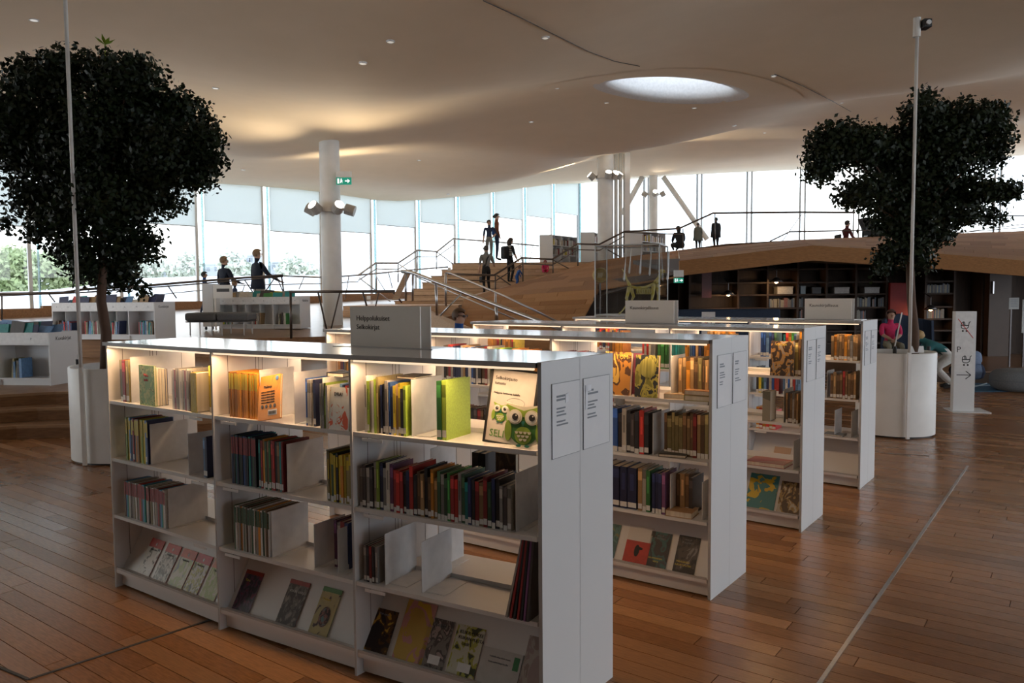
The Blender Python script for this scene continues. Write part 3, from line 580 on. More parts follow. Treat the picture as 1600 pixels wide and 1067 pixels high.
# ============================================================ BOOKCASES
BS=.53   # depth of a double-sided bookcase
H=1.40
BV=Vector((.599,.801,0))
LZ=[1.07,.745,.42,.105]
class Bay:
    def __init__(s,P,Q,bv,name,ri,bi):
        s.P=P; s.Q=Q; s.w=(Q-P).length; s.u=(Q-P)/s.w; s.n=bv; s.ang=math.atan2(s.u.y,s.u.x); s.name=name; s.ri=ri; s.bi=bi; s.names={}
    def pt(s,x,y,z): return s.P+s.u*x+s.n*y+Vector((0,0,z))
    def lx(s,px,z,y=0.0):
        a,b=-.3,s.w+.3
        for _ in range(30):
            c=(a+b)/2
            if proj(s.pt(c,y,z))[0]<px: a=c
            else: b=c
        return (a+b)/2
def bookcase(nodes,bv,label,rowname,ri,lit=1.0,nlast_lit=True):
    P0=nodes[0]; t=thing('bookcase',label,'bookcase',(P0.x,P0.y,0),group='white double-sided bookcases in parallel rows')
    bays=[Bay(nodes[i],nodes[i+1],bv,rowname,ri,i) for i in range(3)]
    B=bv*BS; u_all=(nodes[-1]-nodes[0]).normalized()
    # top slab
    m=MB(); e0=-bv*.012; 
    for b in bays:
        x0=b.P+e0-(b.u*.012 if b.bi==0 else Vector((0,0,0))); x1=b.Q+e0; y1=b.Q+B-e0; y0=b.P+B-e0-(b.u*.012 if b.bi==0 else Vector((0,0,0)))
        zz=Vector((0,0,H-.020)); zt=Vector((0,0,H)); p=[x0,x1,y1,y0]
        i=len(m.v); m.v+=[tuple(q+zz) for q in p]+[tuple(q+zt) for q in p]
        m.f+=[tuple(i+k for k in f) for f in ((3,2,1,0),(4,5,6,7),(0,1,5,4),(2,3,7,6))]+([(i+3,i,i+4,i+7)] if b.bi==0 else []); m.m+=[2,0,1,1]+([1] if b.bi==0 else [])
    m.build('top_panel',[WHITEGL,WEDGE,WHITE],t)
    for i,nd in enumerate(nodes):
        b=bays[min(i,2)]; th=.012 if i<3 else .016; m=MB(); a=nd-(b.u*th/2 if 0<i<3 else (Vector((0,0,0)) if i==0 else b.u*0)); hh=H-.0205 if i<3 else H+.001
        q=[a,a+b.u*th,a+b.u*th+B,a+B]
        i0=len(m.v); m.v+=[(p.x,p.y,0) for p in q]+[(p.x,p.y,hh) for p in q]
        m.f=[(3,2,1,0),(4,5,6,7),(0,1,5,4),(1,2,6,5),(2,3,7,6),(3,0,4,7)]; m.m=[0,0,1,0,1,0]
        up=m.build('end_panel' if i in(0,3) else 'upright',[WHITE,WEDGE],t)
        # perforated slot lines on the inner faces
        if i<3:
            g=MB()
            for off in (.085,.245,.262,.285,.44):
                p=a+b.u*(th+.0006)+bv*off; g.quad((p.x,p.y,.15),((p+bv*.0028).x,(p+bv*.0028).y,.15),((p+bv*.0028).x,(p+bv*.0028).y,H-.03),(p.x,p.y,H-.03))
            g.build('slot_line',GROOVE,t)
        else:
            g=MB(); p=a+b.u*(th+.0006)+bv*(BS*.5); g.quad((p.x,p.y,0),((p+bv*.003).x,(p+bv*.003).y,0),((p+bv*.003).x,(p+bv*.003).y,H),(p.x,p.y,H)); g.build('panel_seam',mat('faint_seam',(.5,.5,.5),.6),t)
    for b in bays:
        g0=b.P+b.u*.009; g1=b.Q-b.u*.009
        def slab(y0,y1,z0,z1,name,mt=WHITE,dz=0,par=t):
            m=MB(); q=[g0+bv*y0,g1+bv*y0,g1+bv*y1,g0+bv*y1]; m.v=[(p.x,p.y,z0+(dz if k>1 else 0)) for k,p in enumerate(q)]+[(p.x,p.y,z1+(dz if k>1 else 0)) for k,p in enumerate(q)]
            m.f=[(3,2,1,0),(4,5,6,7),(0,1,5,4),(1,2,6,5),(2,3,7,6),(3,0,4,7)]; m.m=[0]*6; return m.build(name,mt,par)
        for z in LZ[:3]:
            s1=slab(.004,.250,z-.018,z,'shelf_board'); slab(.244,.250,z,z+.018,'stop_rail',par=s1)
            s2=slab(.280,.526,z-.018,z,'shelf_board')
            m=MB(); x=.06 if b.bi!=0 else b.w-.2; c=[b.pt(x,-.001,z-.034),b.pt(x+.11,-.001,z-.034)]; m.hexa([c[0],c[1],c[1]+bv*.003,c[0]+bv*.003]+[q+Vector((0,0,.013)) for q in (c[0],c[1],c[1]+bv*.003,c[0]+bv*.003)]); m.build('label_holder',PAPER,s1)
        slab(.004,.05,LZ[3]-.02,LZ[3],'display_ledge'); slab(.004,.008,LZ[3],LZ[3]+.012,'display_lip',WEDGE)
        slab(.045,.049,LZ[3]-.004,LZ[3],'display_back',dz=0)
        m=MB(); q=[b.pt(.009,.045,LZ[3]),b.pt(b.w-.009,.045,LZ[3]),b.pt(b.w-.009,.225,.395),b.pt(.009,.225,.395)]; m.thick(q,(bv*.006)-Vector((0,0,.004))); m.build('sloping_display',WHITE,t)
        m=MB(); q=[b.pt(.009,.485,LZ[3]),b.pt(b.w-.009,.485,LZ[3]),b.pt(b.w-.009,.305,.395),b.pt(.009,.305,.395)]; m.thick(q,(-bv*.006)-Vector((0,0,.004))); m.build('sloping_display',WHITE,t)
        slab(.480,.526,LZ[3]-.02,LZ[3],'display_ledge')
        slab(.035,.050,0.01,LZ[3]-.02,'kick_board'); slab(.48,.495,0.01,LZ[3]-.02,'kick_board')
        # warm light strips under the top panel, both sides
        for yy,sg in ((.007,1),(.523,-1)):
            m=MB(); c=[b.pt(.02,yy-.007,H-.030),b.pt(b.w-.02,yy-.007,H-.030),b.pt(b.w-.02,yy+.007,H-.030),b.pt(.02,yy+.007,H-.030)]; m.hexa(c+[q+Vector((0,0,.0095)) for q in c]); ls=m.build('light_strip',mat('led_diffuser',(1,.9,.75),.4,emit=((1,.75,.5),.6)),t)
            if lit>0:
                L=bpy.data.lights.new('led_strip','AREA'); L.shape='RECTANGLE'; L.size=b.w-.06; L.size_y=.015; L.energy=LEDW*lit*(1 if sg>0 else .7); L.color=(1,.62,.33)
                lo=bpy.data.objects.new('led_strip',L); link(lo,ls); c=b.pt(b.w/2,yy,H-.034)-t.location; lo.location=c
                d=(Vector((0,0,-1))-bv*.12*sg).normalized(); q=d.to_track_quat('-Z','Y'); M=Matrix((b.u,(d*-1).cross(b.u),d*-1)).transposed(); lo.rotation_euler=M.to_euler()
    # two plastic sleeves with printed sheets on the end panel
    e=nodes[-1]+bays[2].u*.0165
    for k,(y0,y1) in enumerate(((.065,.262),(.288,.495))):
        m=MB(); z0,z1=1.03,1.315
        q=[e+bv*y0,e+bv*y1]; m.thick([q[0]+Vector((0,0,z0)),q[1]+Vector((0,0,z0)),q[1]+Vector((0,0,z1)),q[0]+Vector((0,0,z1))],bays[2].u*.003)
        sh=m.build('sheet_sleeve',mat('sleeve_paper',(.80,.80,.81),.25,col2=(.78,.78,.80)),t)
        fr=MB(); nn=bays[2].u*.0034
        for (ya,yb,za,zb) in ((y0,y1,z1-.002,z1),(y0,y1,z0,z0+.002),(y0,y0+.0016,z0,z1),(y1-.0016,y1,z0,z1)):
            fr.thick([e+bv*ya+Vector((0,0,za)),e+bv*yb+Vector((0,0,za)),e+bv*yb+Vector((0,0,zb)),e+bv*ya+Vector((0,0,zb))],nn)
        fr.build('sleeve_edge',mat('clear_edge_grey',(.32,.33,.35),.3),sh)
        pr=MB(); rr=random.Random(ri*3+k)
        for (zz,n_,hh_) in ((.055,2,.008),(.10,3,.006),(.15,2,.006)):
            for q_ in range(n_):
                a_=y0+.03; l=rr.uniform(.04,.09); z_=z1-zz-q_*.013
                pr.thick([e+bv*a_+Vector((0,0,z_)),e+bv*(a_+l)+Vector((0,0,z_)),e+bv*(a_+l)+Vector((0,0,z_+hh_)),e+bv*a_+Vector((0,0,z_+hh_))],bays[2].u*.0038)
        po=pr.build('print_lines',GINK,sh)
        if ri==0:
            tp=MB(); (a_,b_,za,zb)=((.155,.175,1.235,1.272),(.30,.318,1.19,1.285))[k]
            tp.thick([e+bv*a_+Vector((0,0,za)),e+bv*b_+Vector((0,0,za+.004)),e+bv*b_+Vector((0,0,zb)),e+bv*a_+Vector((0,0,zb-.004))],bays[2].u*.005)
            if k: tp.thick([e+bv*.30+Vector((0,0,1.262)),e+bv*.345+Vector((0,0,1.262)),e+bv*.345+Vector((0,0,1.288)),e+bv*.30+Vector((0,0,1.288))],bays[2].u*.005)
            tp.build('tape_strip',mat('shiny_tape',(.88,.9,.95),.1),sh)
    return t,bays
LEDW=2.0
def strn(a,b): return [a.lerp(b,k/3) for k in range(4)]
V=lambda x,y: Vector((x,y,0))
R1n=[V(-2.276,4.345),V(-1.462,3.760),V(-.690,3.285),V(.092,2.840)]
row1,B1=bookcase(R1n,BV,'nearest white bookcase with an owl poster and a two-line topic sign','nearest bookcase',0,1.0)
row2,B2=bookcase(strn(V(-1.38,5.745),V(1.040,4.085)),BV,'second white bookcase, behind the nearest one, with no topic sign','second bookcase',1,.9)
row3,B3=bookcase(strn(V(-.36,7.03),V(1.962,5.255)),BV,'third white bookcase with a grey topic sign in front of the glass case','third bookcase',2,.9)
row4,B4=bookcase(strn(V(.655,8.19),V(2.876,6.400)),BV,'rearmost white bookcase with a topic sign at its right end, beside the planter','rearmost bookcase',3,.8)
ROWS=[B1,B2,B3,B4]
# topic signs standing on the bookcases
def topsign(pxl,pxr,pyb,pyt,z0,lines,bv,ang,label,size,off=.08,rows=2):
    a=at(pxl,pyb[0],z0); b=at(pxr,pyb[1],z0); wdt=(b-a).length; u=(b-a).normalized(); n=Vector((-u.y,u.x,0))
    c=(a+b)/2; s=F/c.y; h=(pyb[0]-pyt)/s
    t=thing('topic_sign',label,'sign',(c.x,c.y,z0),math.atan2(u.y,u.x)); G=mat('sign_grey_board',(.85,.82,.77),.55,col2=(.84,.81,.76))
    m=MB(); m.box(-wdt/2,wdt/2,0,.006,0.002,h); m.build('front_board',G,t,world=False); m=MB(); m.box(-wdt/2,wdt/2,off,off+.006,.002,h); m.build('rear_board',G,t,world=False)
    m=MB(); m.box(-wdt/2-.09,wdt/2+.09,-.03,off+.05,0,.003); m.build('foot_plate',STEEL,t,world=False)
    for i,l in enumerate(lines): lettering(l,size,(-wdt/2+.04,-.0005,h-.075*size/.038-i*size*1.25),0,t)
    return t
topsign(548,657,(541,545),477,H,('Helppolukuiset','Selkokirjat'),BV,0,'grey sign reading Helppolukuiset Selkokirjat on the nearest bookcase',.034)
topsign(977,1053,(505,506),469,H,('Kaunokirjallisuus',),BV,0,'grey sign reading Kaunokirjallisuus in front of the glass display case',.036,off=.1)
topsign(1257,1330,(499,500),466,H,('Kaunokirjallisuus',),BV,0,'grey sign reading Kaunokirjallisuus on the rearmost bookcase, against the cave',.036,off=.1)
# ---------------- books
unit_pages=MB(); unit_pages.box(.07,.93,.02,.97,.015,.985); UP=unit_pages.mesh('page_block',PAGE)
STK=mat('white_spine_sticker',(.72,.72,.70),.5)
def shade(c,k): return tuple(min(1,x*k) for x in c)
UC={}
def unit_cover(c,style,c2=None):
    key=(c,style,c2)
    if key in UC: return UC[key]
    m=MB()
    m.box(0,.07,0,1,0,1); m.box(.93,1,0,1,0,1)
    # spine in bands (material 0 cover, 1 sticker, 2 title)
    zb={0:[(0,.04,0),(.04,.16,1),(.16,.45,0),(.45,.85,2),(.85,1,0)],1:[(0,.30,0),(.30,.72,2),(.72,1,0)],2:[(0,.05,0),(.05,.17,1),(.17,.72,0),(.72,.93,2),(.93,1,0)],3:[(0,.12,1),(.12,.78,0),(.78,1,2)],4:[(0,.62,0),(.62,.97,2),(.97,1,0)],5:[(0,1,0)]}[style]
    for a,b,k in zb:
        x0,x1=(0,1) if k!=2 or style in (2,3,4) else (.28,.72)
        if x0>0: m.quad((0,0,a),(1,0,a),(1,0,b),(0,0,b),0); m.quad((x0,-.004,a),(x1,-.004,a),(x1,-.004,b),(x0,-.004,b),2)
        else: m.quad((0,0,a),(1,0,a),(1,0,b),(0,0,b),k)
    m.quad((0,.015,0),(0,.015,1),(1,.015,1),(1,.015,0),0)
    UC[key]=m.mesh('book',[colmat(c),STK,colmat(c2 or shade(c,2.2 if sum(c)<1 else .4))]); return UC[key]
CNAME=[((.75,.30,.03),'orange'),((.60,.04,.03),'red'),((.30,.03,.03),'dark red'),((.03,.10,.35),'blue'),((.02,.03,.10),'navy'),((.02,.02,.025),'black'),((.05,.25,.06),'green'),((.04,.10,.05),'dark green'),((.35,.50,.06),'lime green'),((.70,.55,.04),'yellow'),((.35,.22,.10),'tan'),((.16,.09,.04),'brown'),((.62,.58,.50),'cream'),((.30,.29,.28),'grey'),((.75,.74,.72),'white'),((.02,.28,.28),'teal'),((.55,.20,.25),'pink'),((.30,.25,.10),'olive'),((.15,.30,.55),'light blue'),((.20,.08,.20),'purple'),((.06,.05,.05),'charcoal')]
PALN={n:c for c,n in CNAME}
LVL=['top','second','third','bottom']; BAYN=['left','middle','right']
usedlab={}
ORD=['first','second','third','fourth','fifth','sixth','seventh','eighth','ninth','tenth','eleventh','twelfth','thirteenth','fourteenth','fifteenth','sixteenth','seventeenth','eighteenth','nineteenth','twentieth','21st','22nd','23rd','24th','25th','26th','27th','28th','29th','30th']
nbooks=0; jr=random.Random(11)
def place(ob,bay,x,y,z,rz=0,lean=0,tip=0):
    p=bay.pt(x,y,z); ob.location=p; ob.rotation_mode='XYZ'; ob.rotation_euler=(tip,lean,bay.ang+rz)
def run(bay,lv,x0,x1,cols,h=(.19,.24),t=(.012,.03),d=(.13,.17),y=.020,styles=(0,2,3),lean=0,what='book',setname=None,c2=None,back=False,rz=0):
    """a run of upright books, spine outwards, from x0 to x1 on board lv"""
    global nbooks
    x=x0; k=0; z=LZ[lv]; seq={}; items=[]
    while True:
        tt=jr.uniform(*t)
        if x+tt>x1: break
        cn=cols[k%len(cols)] if isinstance(cols,list) else jr.choice(cols); items.append((x,tt,cn)); x+=tt+.0012; k+=1
    tot={}
    for it in items: tot[it[2]]=tot.get(it[2],0)+1
    where='%s bay, %s shelf, %s'%(BAYN[bay.bi],LVL[lv],bay.name)
    for x,tt,cn in items:
        hh=jr.uniform(*h); dd=jr.uniform(*d); kf=jr.choice((.65,1,1.22)); c=tuple(round(min(.85,v*kf),3) for v in PALN[cn]); st=jr.choice(styles)
        me=unit_cover(c,st,PALN[c2] if c2 else None); o=bpy.data.objects.new('book',me); link(o); place(o,bay,x,y+jr.uniform(0,.006),z,rz,lean+jr.uniform(-.004,.004) if lean else 0); o.scale=(tt,dd,hh)
        pg=bpy.data.objects.new('page_block',UP); link(pg,o)
        seq[cn]=seq.get(cn,0)+1
        lab='%s-spined %s'%(cn,what)
        n=tot[cn]
        if n>1: lab='%s %s from the left'%(ORD[min(seq[cn]-1,29)],lab) if seq[cn]>1 else 'leftmost '+lab
        lab+=', %s'%where
        if setname: lab+=', '+setname
        tag(o,lab,'book','books, '+where+((', '+setname) if setname else '')); nbooks+=1
    return x
def plate(bay,lv,x,label,h=.20,d=.20,y=.03,rz=0,w=.10,z=None):
    zz=LZ[lv] if z is None else z; m=MB(); m.box(0,.0025,0,d,0,h); m.box(0,w,0.02,d-.02,0,.0025)
    o=m.build('bookend',WPLATE,None); o.location=(0,0,0); me=o.data
    # origin of mesh is its bounding centre; shift back
    sx=(0+w)/2; sy=d/2
    p=bay.pt(x,y,zz)+bay.u*0; M=Matrix.Rotation(bay.ang+rz,4,'Z'); o.location=p+M@Vector((sx,sy,0)); o.rotation_euler=(0,0,bay.ang+rz)
    return tag(o,label,'bookend','white sheet bookends')
def faceout(bay,lv,x,w_,h_,art,label,th=.015,y=.02,lean=R(8),z=None,title=None,tc=None,titles=(),rz=0,spine=None,slope=False):
    """book shown front cover outwards; slope=True lies it on the sloping display"""
    zz=(LZ[lv] if z is None else z)+.001
    if slope: y,zz,lean=.040,LZ[3]+.0015,math.atan2(.18,.29)
    m=MB(); m.box(0,w_,0,.002,0,h_); m.box(0,w_,th-.002,th,0,h_); m.box(0,.003,.002,th-.002,0,h_); m.m=[1,1,0,1,1,1]+[1]*12
    root=m.build('book',[art,spine or BLACK],None); root.rotation_euler=(-lean,0,bay.ang+rz)
    root.data.transform(Matrix.Translation((w_/2,th/2,0)))
    root.location=bay.pt(x,y,zz); tag(root,label,'book','books shown face out')
    pg=MB(); pg.box(.003,w_-.003,.002,th-.002,.003,h_-.003); p=pg.build('page_block',PAGE,root,world=False)
    for (txt,size,px_,pz_,mm) in titles: lettering(txt,size,(px_*w_,-.0006,pz_*h_),0,root,mm)
    return root
def flatbook(bay,x,y,z,w_,d_,th,c,label,rz=0,art=None):
    m=MB(); m.box(0,w_,0,d_,0,.003); m.box(0,w_,0,d_,th-.003,th); m.box(0,.003,0,d_,.003,th-.003); m.m=[0]*6+[0,1,0,0,0,0]+[0]*6
    o=m.build('book',[colmat(c),art or colmat(c)],None); o.data.transform(Matrix.Translation((w_/2,d_/2,0))); o.location=bay.pt(x,y,z+.0005); o.rotation_euler=(0,0,bay.ang+rz)
    pg=MB(); pg.box(.003,w_-.004,.004,d_-.004,.003,th-.003); pg.build('page_block',PAGE,o,world=False); return tag(o,label,'book','books lying flat')
YEL=mat('yellow_title',(.75,.62,.1),.5); WHT=mat('white_title',(.8,.8,.78),.5); GRN=mat('green_title',(.12,.28,.06),.5)
a,b,c=B1
X=lambda bay,px,lv: bay.lx(px,LZ[lv])
# --- nearest bookcase, left bay
run(a,0,X(a,181,0)+.01,X(a,197,0),['olive','dark red'],h=(.23,.235),t=(.02,.035),lean=0)
plate(a,0,X(a,197,0),'tall bookend, left bay, top shelf of the nearest bookcase, behind the picture book',h=.25,d=.22)
r=faceout(a,0,X(a,216,0),.150,.215,artmat('jungle_cover',(.35,.55,.20),(.62,.68,.25),(.16,.30,.08),5,1),'green picture book with animals, face out on the top shelf, left bay of the nearest bookcase',th=.012,y=.01,lean=0,titles=[('Pikku',.022,.30,.72,REDINK),('laulu',.022,.32,.61,REDINK)],spine=colmat((.3,.45,.12)))
for k,cn in enumerate(['cream','cream','white','navy']):
    flx=X(a,216,0); faceout(a,0,flx+.004,.145,.205-.003*k,colmat(PALN[cn]),'%s book standing behind the green picture book, %s from the front'%(cn,ORD[k+1]),th=.014,y=.024+.0155*k,lean=0,spine=colmat(PALN[cn]))
run(a,0,X(a,263,0),X(a,297,0),['cream','white','pink','cream','grey','cream','white'],h=(.20,.215),t=(.008,.016),styles=(1,5),what='thin picture book')
faceout(a,0,X(a,297,0)+.002,.05,.20,artmat('yellow_back_cover',(.70,.52,.06),(.72,.56,.10),(.60,.42,.05),3,4),'yellow book ending the pale row, top shelf, left bay of the nearest bookcase',th=.16,y=.006,lean=0,spine=colmat((.7,.5,.06)))
run(a,0,X(a,297,0)+.085,X(a,297,0)+.16,['yellow','white','cream'],h=(.23,.24),t=(.015,.02),y=.05,setname='behind the yellow one')
run(a,1,X(a,190,1)+.01,X(a,227,1),['lime green','yellow','light blue','navy','red','black','orange','tan','yellow'],h=(.235,.24),t=(.012,.022),c2='yellow',styles=(4,4,2))
plate(a,1,X(a,227,1)+.003,'bookend right of the yellow-labelled books, left bay, second shelf of the nearest bookcase',h=.22,d=.22,w=.02)
plate(a,1,X(a,292,1),'bookend standing out alone, left bay, second shelf of the nearest bookcase',h=.21,d=.20,w=.03,y=0.01)
run(a,1,X(a,292,1)+.11,X(a,292,1)+.15,['light blue','navy'],h=(.2,.21),t=(.015,.02))
run(a,2,X(a,188,2)+.01,X(a,254,2),['brown','light blue','teal','cream','white','grey','cream','olive','white','cream','grey','red'],h=(.20,.205),t=(.010,.016),c2='dark red',styles=(4,))
plate(a,2,X(a,255,2)+.003,'bookend right of the red-topped series, left bay, third shelf of the nearest bookcase',h=.215,d=.23,w=.02)
faceout(a,2,a.w-.17,.11,.23,artmat('brick_red_board',(.30,.05,.02),(.36,.07,.03),(.26,.04,.02),2,2),'red ring binder standing at the back, left bay, third shelf of the nearest bookcase',th=.05,y=.30,lean=0,spine=colmat((.3,.05,.02)))
tops=[(.55,.05,.04),(.62,.07,.05),(.60,.12,.06),(.50,.04,.05),(.62,.22,.12)]
arts=[artmat('comic_a',(.62,.60,.56),(.58,.56,.52),(.10,.09,.08),4,1),artmat('comic_b',(.60,.58,.54),(.30,.29,.26),(.12,.11,.1),7,2),artmat('comic_c',(.60,.60,.50),(.45,.52,.28),(.22,.26,.40),2.5,3),artmat('comic_d',(.55,.54,.50),(.40,.38,.10),(.10,.10,.08),6,4),artmat('comic_e',(.30,.36,.12),(.40,.42,.20),(.5,.45,.3),5,5)]
for k,px in enumerate((213,238,262,285,311)):
    r=faceout(a,3,a.lx(px,LZ[3],.04),.128,.20,arts[k],'%s of five red-topped comic booklets on the sloping display of the nearest bookcase'%(['leftmost','second','third','fourth','rightmost'][k]),th=.008,slope=True,spine=colmat(tops[k]),titles=[('Hyvää yötä',.014,.22,.68,INK)] )
    m=MB(); m.box(.0,.128,-.0009,-.0001,.152,.1995); m.build('title_band',colmat(tops[k]),r,world=False); m=MB(); m.ell((.064,-.0012,.172),(.006,.0006,.009)); m.build('emblem',PAPER,r,world=False)
# --- nearest bookcase, middle bay
run(b,0,X(b,350,0)+.01,X(b,397,0),['orange'],h=(.215,.22),t=(.0105,.013),c2='yellow',styles=(4,),what='thin reader')
plate(b,0,X(b,398,0)+.003,'bookend between the orange readers and the face-out orange book, nearest bookcase',h=.235,d=.21,w=.02)
r=faceout(b,0,X(b,404,0),.150,.205,artmat('orange_back_cover',(.80,.33,.04),(.80,.35,.05),(.74,.28,.04),2,6),'orange book with back cover showing, leaning on the top shelf, middle bay of the nearest bookcase',th=.012,y=-.004,lean=R(12),spine=colmat((.7,.28,.03)),titles=[('Pääkirja',.018,.25,.72,INK)]+[('tarina ja tehtävä lukijalle',.0095,.14,.62-.06*i,INK) for i in range(5)])
r.rotation_euler=(-R(12),R(-10),b.ang)
m=MB(); m.box(.07,.13,-.001,-.0002,.02,.045); m.build('barcode_label',PAPER,r,world=False)
m=MB(); 
for i in range(9): m.box(.075+i*.0055,.078+i*.0055,-.0016,-.001,.024,.038)
m.build('barcode_bars',INK,r,world=False)
m=MB(); m.ell((.128,-.0012,.188),(.011,.0008,.011)); m.build('emblem',colmat((.1,.25,.5)),r,world=False)
m=MB()
for i in range(4): m.ell((.03+i*.028,-.0012,.062),(.009,.0008,.009))
m.build('small_emblems',colmat((.12,.1,.08)),r,world=False)
plate(b,0,X(b,452,0),'bookend right of the face-out orange book, middle bay, top shelf of the nearest bookcase',h=.235,d=.21,w=.08)
run(b,0,X(b,472,0),X(b,491,0),['blue','cream','white','cream','navy'],h=(.205,.215),t=(.010,.014),what='thin picture book')
flatbook(b,X(b,479,0)+.02,.10,LZ[0]+.215,.10,.10,.02,(.03,.03,.035),'small black book lying on top of the thin blue books, nearest bookcase')
plate(b,0,X(b,497,0),'bookend behind the comic album, middle bay, top shelf of the nearest bookcase',h=.22,d=.18,w=.02)
run(b,0,X(b,499,0)+.004,X(b,505,0)+.03,['cream','white','lime green'],h=(.19,.21),t=(.007,.012),styles=(5,1),what='thin picture book',y=.0,setname='beside the comic album')
faceout(b,0,X(b,507,0)+.025,.12,.185,artmat('pale_comic_cover',(.62,.66,.68),(.60,.63,.64),(.60,.12,.06),3,8),'pale comic album with a red figure, top shelf, middle bay of the nearest bookcase',th=.006,y=-.002,lean=R(6),spine=colmat((.4,.45,.2)),titles=[('DRA!',.022,.2,.80,INK)])
run(b,0,b.w-.085,b.w-.012,['light blue','navy','red','dark red','red'],h=(.19,.20),t=(.012,.016),what='thin book',setname='at the upright')
run(b,1,X(b,354,1)+.01,X(b,398,1),['navy','black','teal','navy','dark green','black','blue'],h=(.235,.24),t=(.011,.014),c2='dark red',styles=(4,))
run(b,1,X(b,398,1)+.004,X(b,438,1),['teal','dark red','orange','dark green','brown','green','dark red','red','black','brown'],h=(.225,.235),t=(.010,.016),styles=(0,2,3),setname='beside the series')
plate(b,1,X(b,440,1)+.003,'bookend right of the dark series, middle bay, second shelf of the nearest bookcase',h=.225,d=.23,w=.03)
plate(b,1,X(b,503,1),'bookend left of the yellow-spined books, middle bay, second shelf of the nearest bookcase',h=.225,d=.20,w=.02)
run(b,1,X(b,506,1),b.w-.012,['olive','yellow','dark green','yellow','black','yellow','orange','yellow','olive'],h=(.205,.222),t=(.010,.016),c2='yellow')
flatbook(b,b.w-.16,.30,LZ[1]+.001,.14,.2,.05,(.4,.04,.03),'thick red book lying at the back, middle bay, second shelf of the nearest bookcase')
run(b,2,X(b,358,2)+.01,X(b,415,2),['dark green','white','cream','grey','orange','white','dark green','cream','brown','white','cream'],h=(.215,.22),t=(.008,.013),c2='dark green',styles=(4,),d=(.2,.21))
plate(b,2,X(b,416,2)+.003,'bookend right of the green-topped series, middle bay, third shelf of the nearest bookcase',h=.22,d=.23,w=.03)
plate(b,2,X(b,483,2),'second bookend from the right, middle bay, third shelf of the nearest bookcase',h=.20,d=.20,w=.03)
plate(b,2,X(b,520,2),'rightmost bookend, middle bay, third shelf of the nearest bookcase',h=.20,d=.20,w=.03)
run(b,2,X(b,483,2)+.06,X(b,483,2)+.15,['purple','grey','dark red','navy'],h=(.20,.22),t=(.015,.025),y=.09)
run(b,2,b.w-.06,b.w-.012,['dark green','black','dark green'],h=(.20,.22),t=(.012,.016),y=.08,setname='at the upright')
for px,w_,h_,ar,lab,tt in ((362,.125,.195,artmat('dark_fantasy_a',(.05,.05,.07),(.12,.08,.14),(.20,.05,.10),4,11),'dark blue-black paperback with a red top edge, left of three on the middle sloping display','Taru'),(430,.130,.205,artmat('dark_fantasy_b',(.07,.06,.055),(.16,.14,.13),(.28,.25,.22),5,12),'grey stormy paperback, middle of three on the middle sloping display','KUUN VARJO'),(481,.118,.21,artmat('portrait_cover',(.45,.38,.18),(.42,.36,.18),(.08,.05,.05),2.5,13),'cream and green paperback with a dark horse picture, right of three on the middle sloping display','Poikani')):
    r=faceout(b,3,b.lx(px,LZ[3],.04),w_,h_,ar,lab,th=.014,slope=True,spine=colmat((.3,.05,.05) if px<470 else (.10,.22,.07)),titles=[(tt,.017,.15,.72,YEL if px!=430 else WHT)])
    m=MB(); m.box(0,w_,-.0009,-.0001,h_*.9,h_-.0005); m.build('title_band',colmat((.35,.05,.04) if px<470 else (.10,.25,.07)),r,world=False)
    if px==481: m=MB(); m.ell((w_*.55,-.001,h_*.38),(w_*.28,.0006,h_*.22)); m.build('portrait',artmat('horse_art',(.03,.02,.02),(.25,.10,.08),(.10,.20,.20),4,3),r,world=False)
# --- nearest bookcase, right bay
run(c,0,X(c,563,0)+.005,X(c,588,0),['white','lime green','cream','white','lime green','olive','yellow'],h=(.21,.24),t=(.008,.013),styles=(1,0,5),what='thin book')
run(c,0,X(c,588,0)+.002,X(c,634,0),['navy','black','grey','blue','navy','yellow','tan','yellow','black','lime green','lime green','navy'],h=(.19,.225),t=(.010,.016),styles=(0,2,3),setname='against the wide bookend')
flatbook(c,X(c,604,0),.06,LZ[0]+.232,.10,.12,.012,(.04,.03,.02),'dark thin book lying across the tops, right bay, top shelf of the nearest bookcase')
plate(c,0,X(c,634,0)+.004,'wide bright bookend, right bay, top shelf of the nearest bookcase',h=.235,d=.22,w=.08)
r=run(c,0,X(c,677,0),X(c,677,0)+.05,['green','lime green'],h=(.235,.24),t=(.019,.022),d=(.17,.18),what='hardback')
# framed poster and owl cut-out
pz=LZ[0]+.002; xl=c.w-.25
fr=thing('framed_poster','black-framed poster with a green owl reading SELI on the top shelf','poster',tuple(c.pt(X(c,751,0)-.045,.070,pz)),c.ang); fr.rotation_euler=(-R(9),R(4),c.ang); fw,fh=.215,.30
m=MB(); 
for q in ((0,fw,0,.009),(0,fw,fh-.009,fh),(0,.009,.009,fh-.009),(fw-.009,fw,.009,fh-.009)): m.box(q[0],q[1],0,.012,q[2],q[3])
m.build('frame',BLACK,fr,world=False); m=MB(); m.box(.009,fw-.009,.004,.010,.009,fh-.009); sheet=m.build('poster_sheet',mat('poster_paper',(.66,.62,.58),.3),fr,world=False)
lettering('Selkokirjasto',.019,(.022,.003,.252),0,sheet,INK); lettering('tutustu',.017,(.022,.003,.232),0,sheet,INK); lettering('Helppoa luettavaa kaikille',.0115,(.022,.003,.196),0,sheet,INK); lettering('SELI',.040,(.025,.003,.028),0,sheet,GRN)
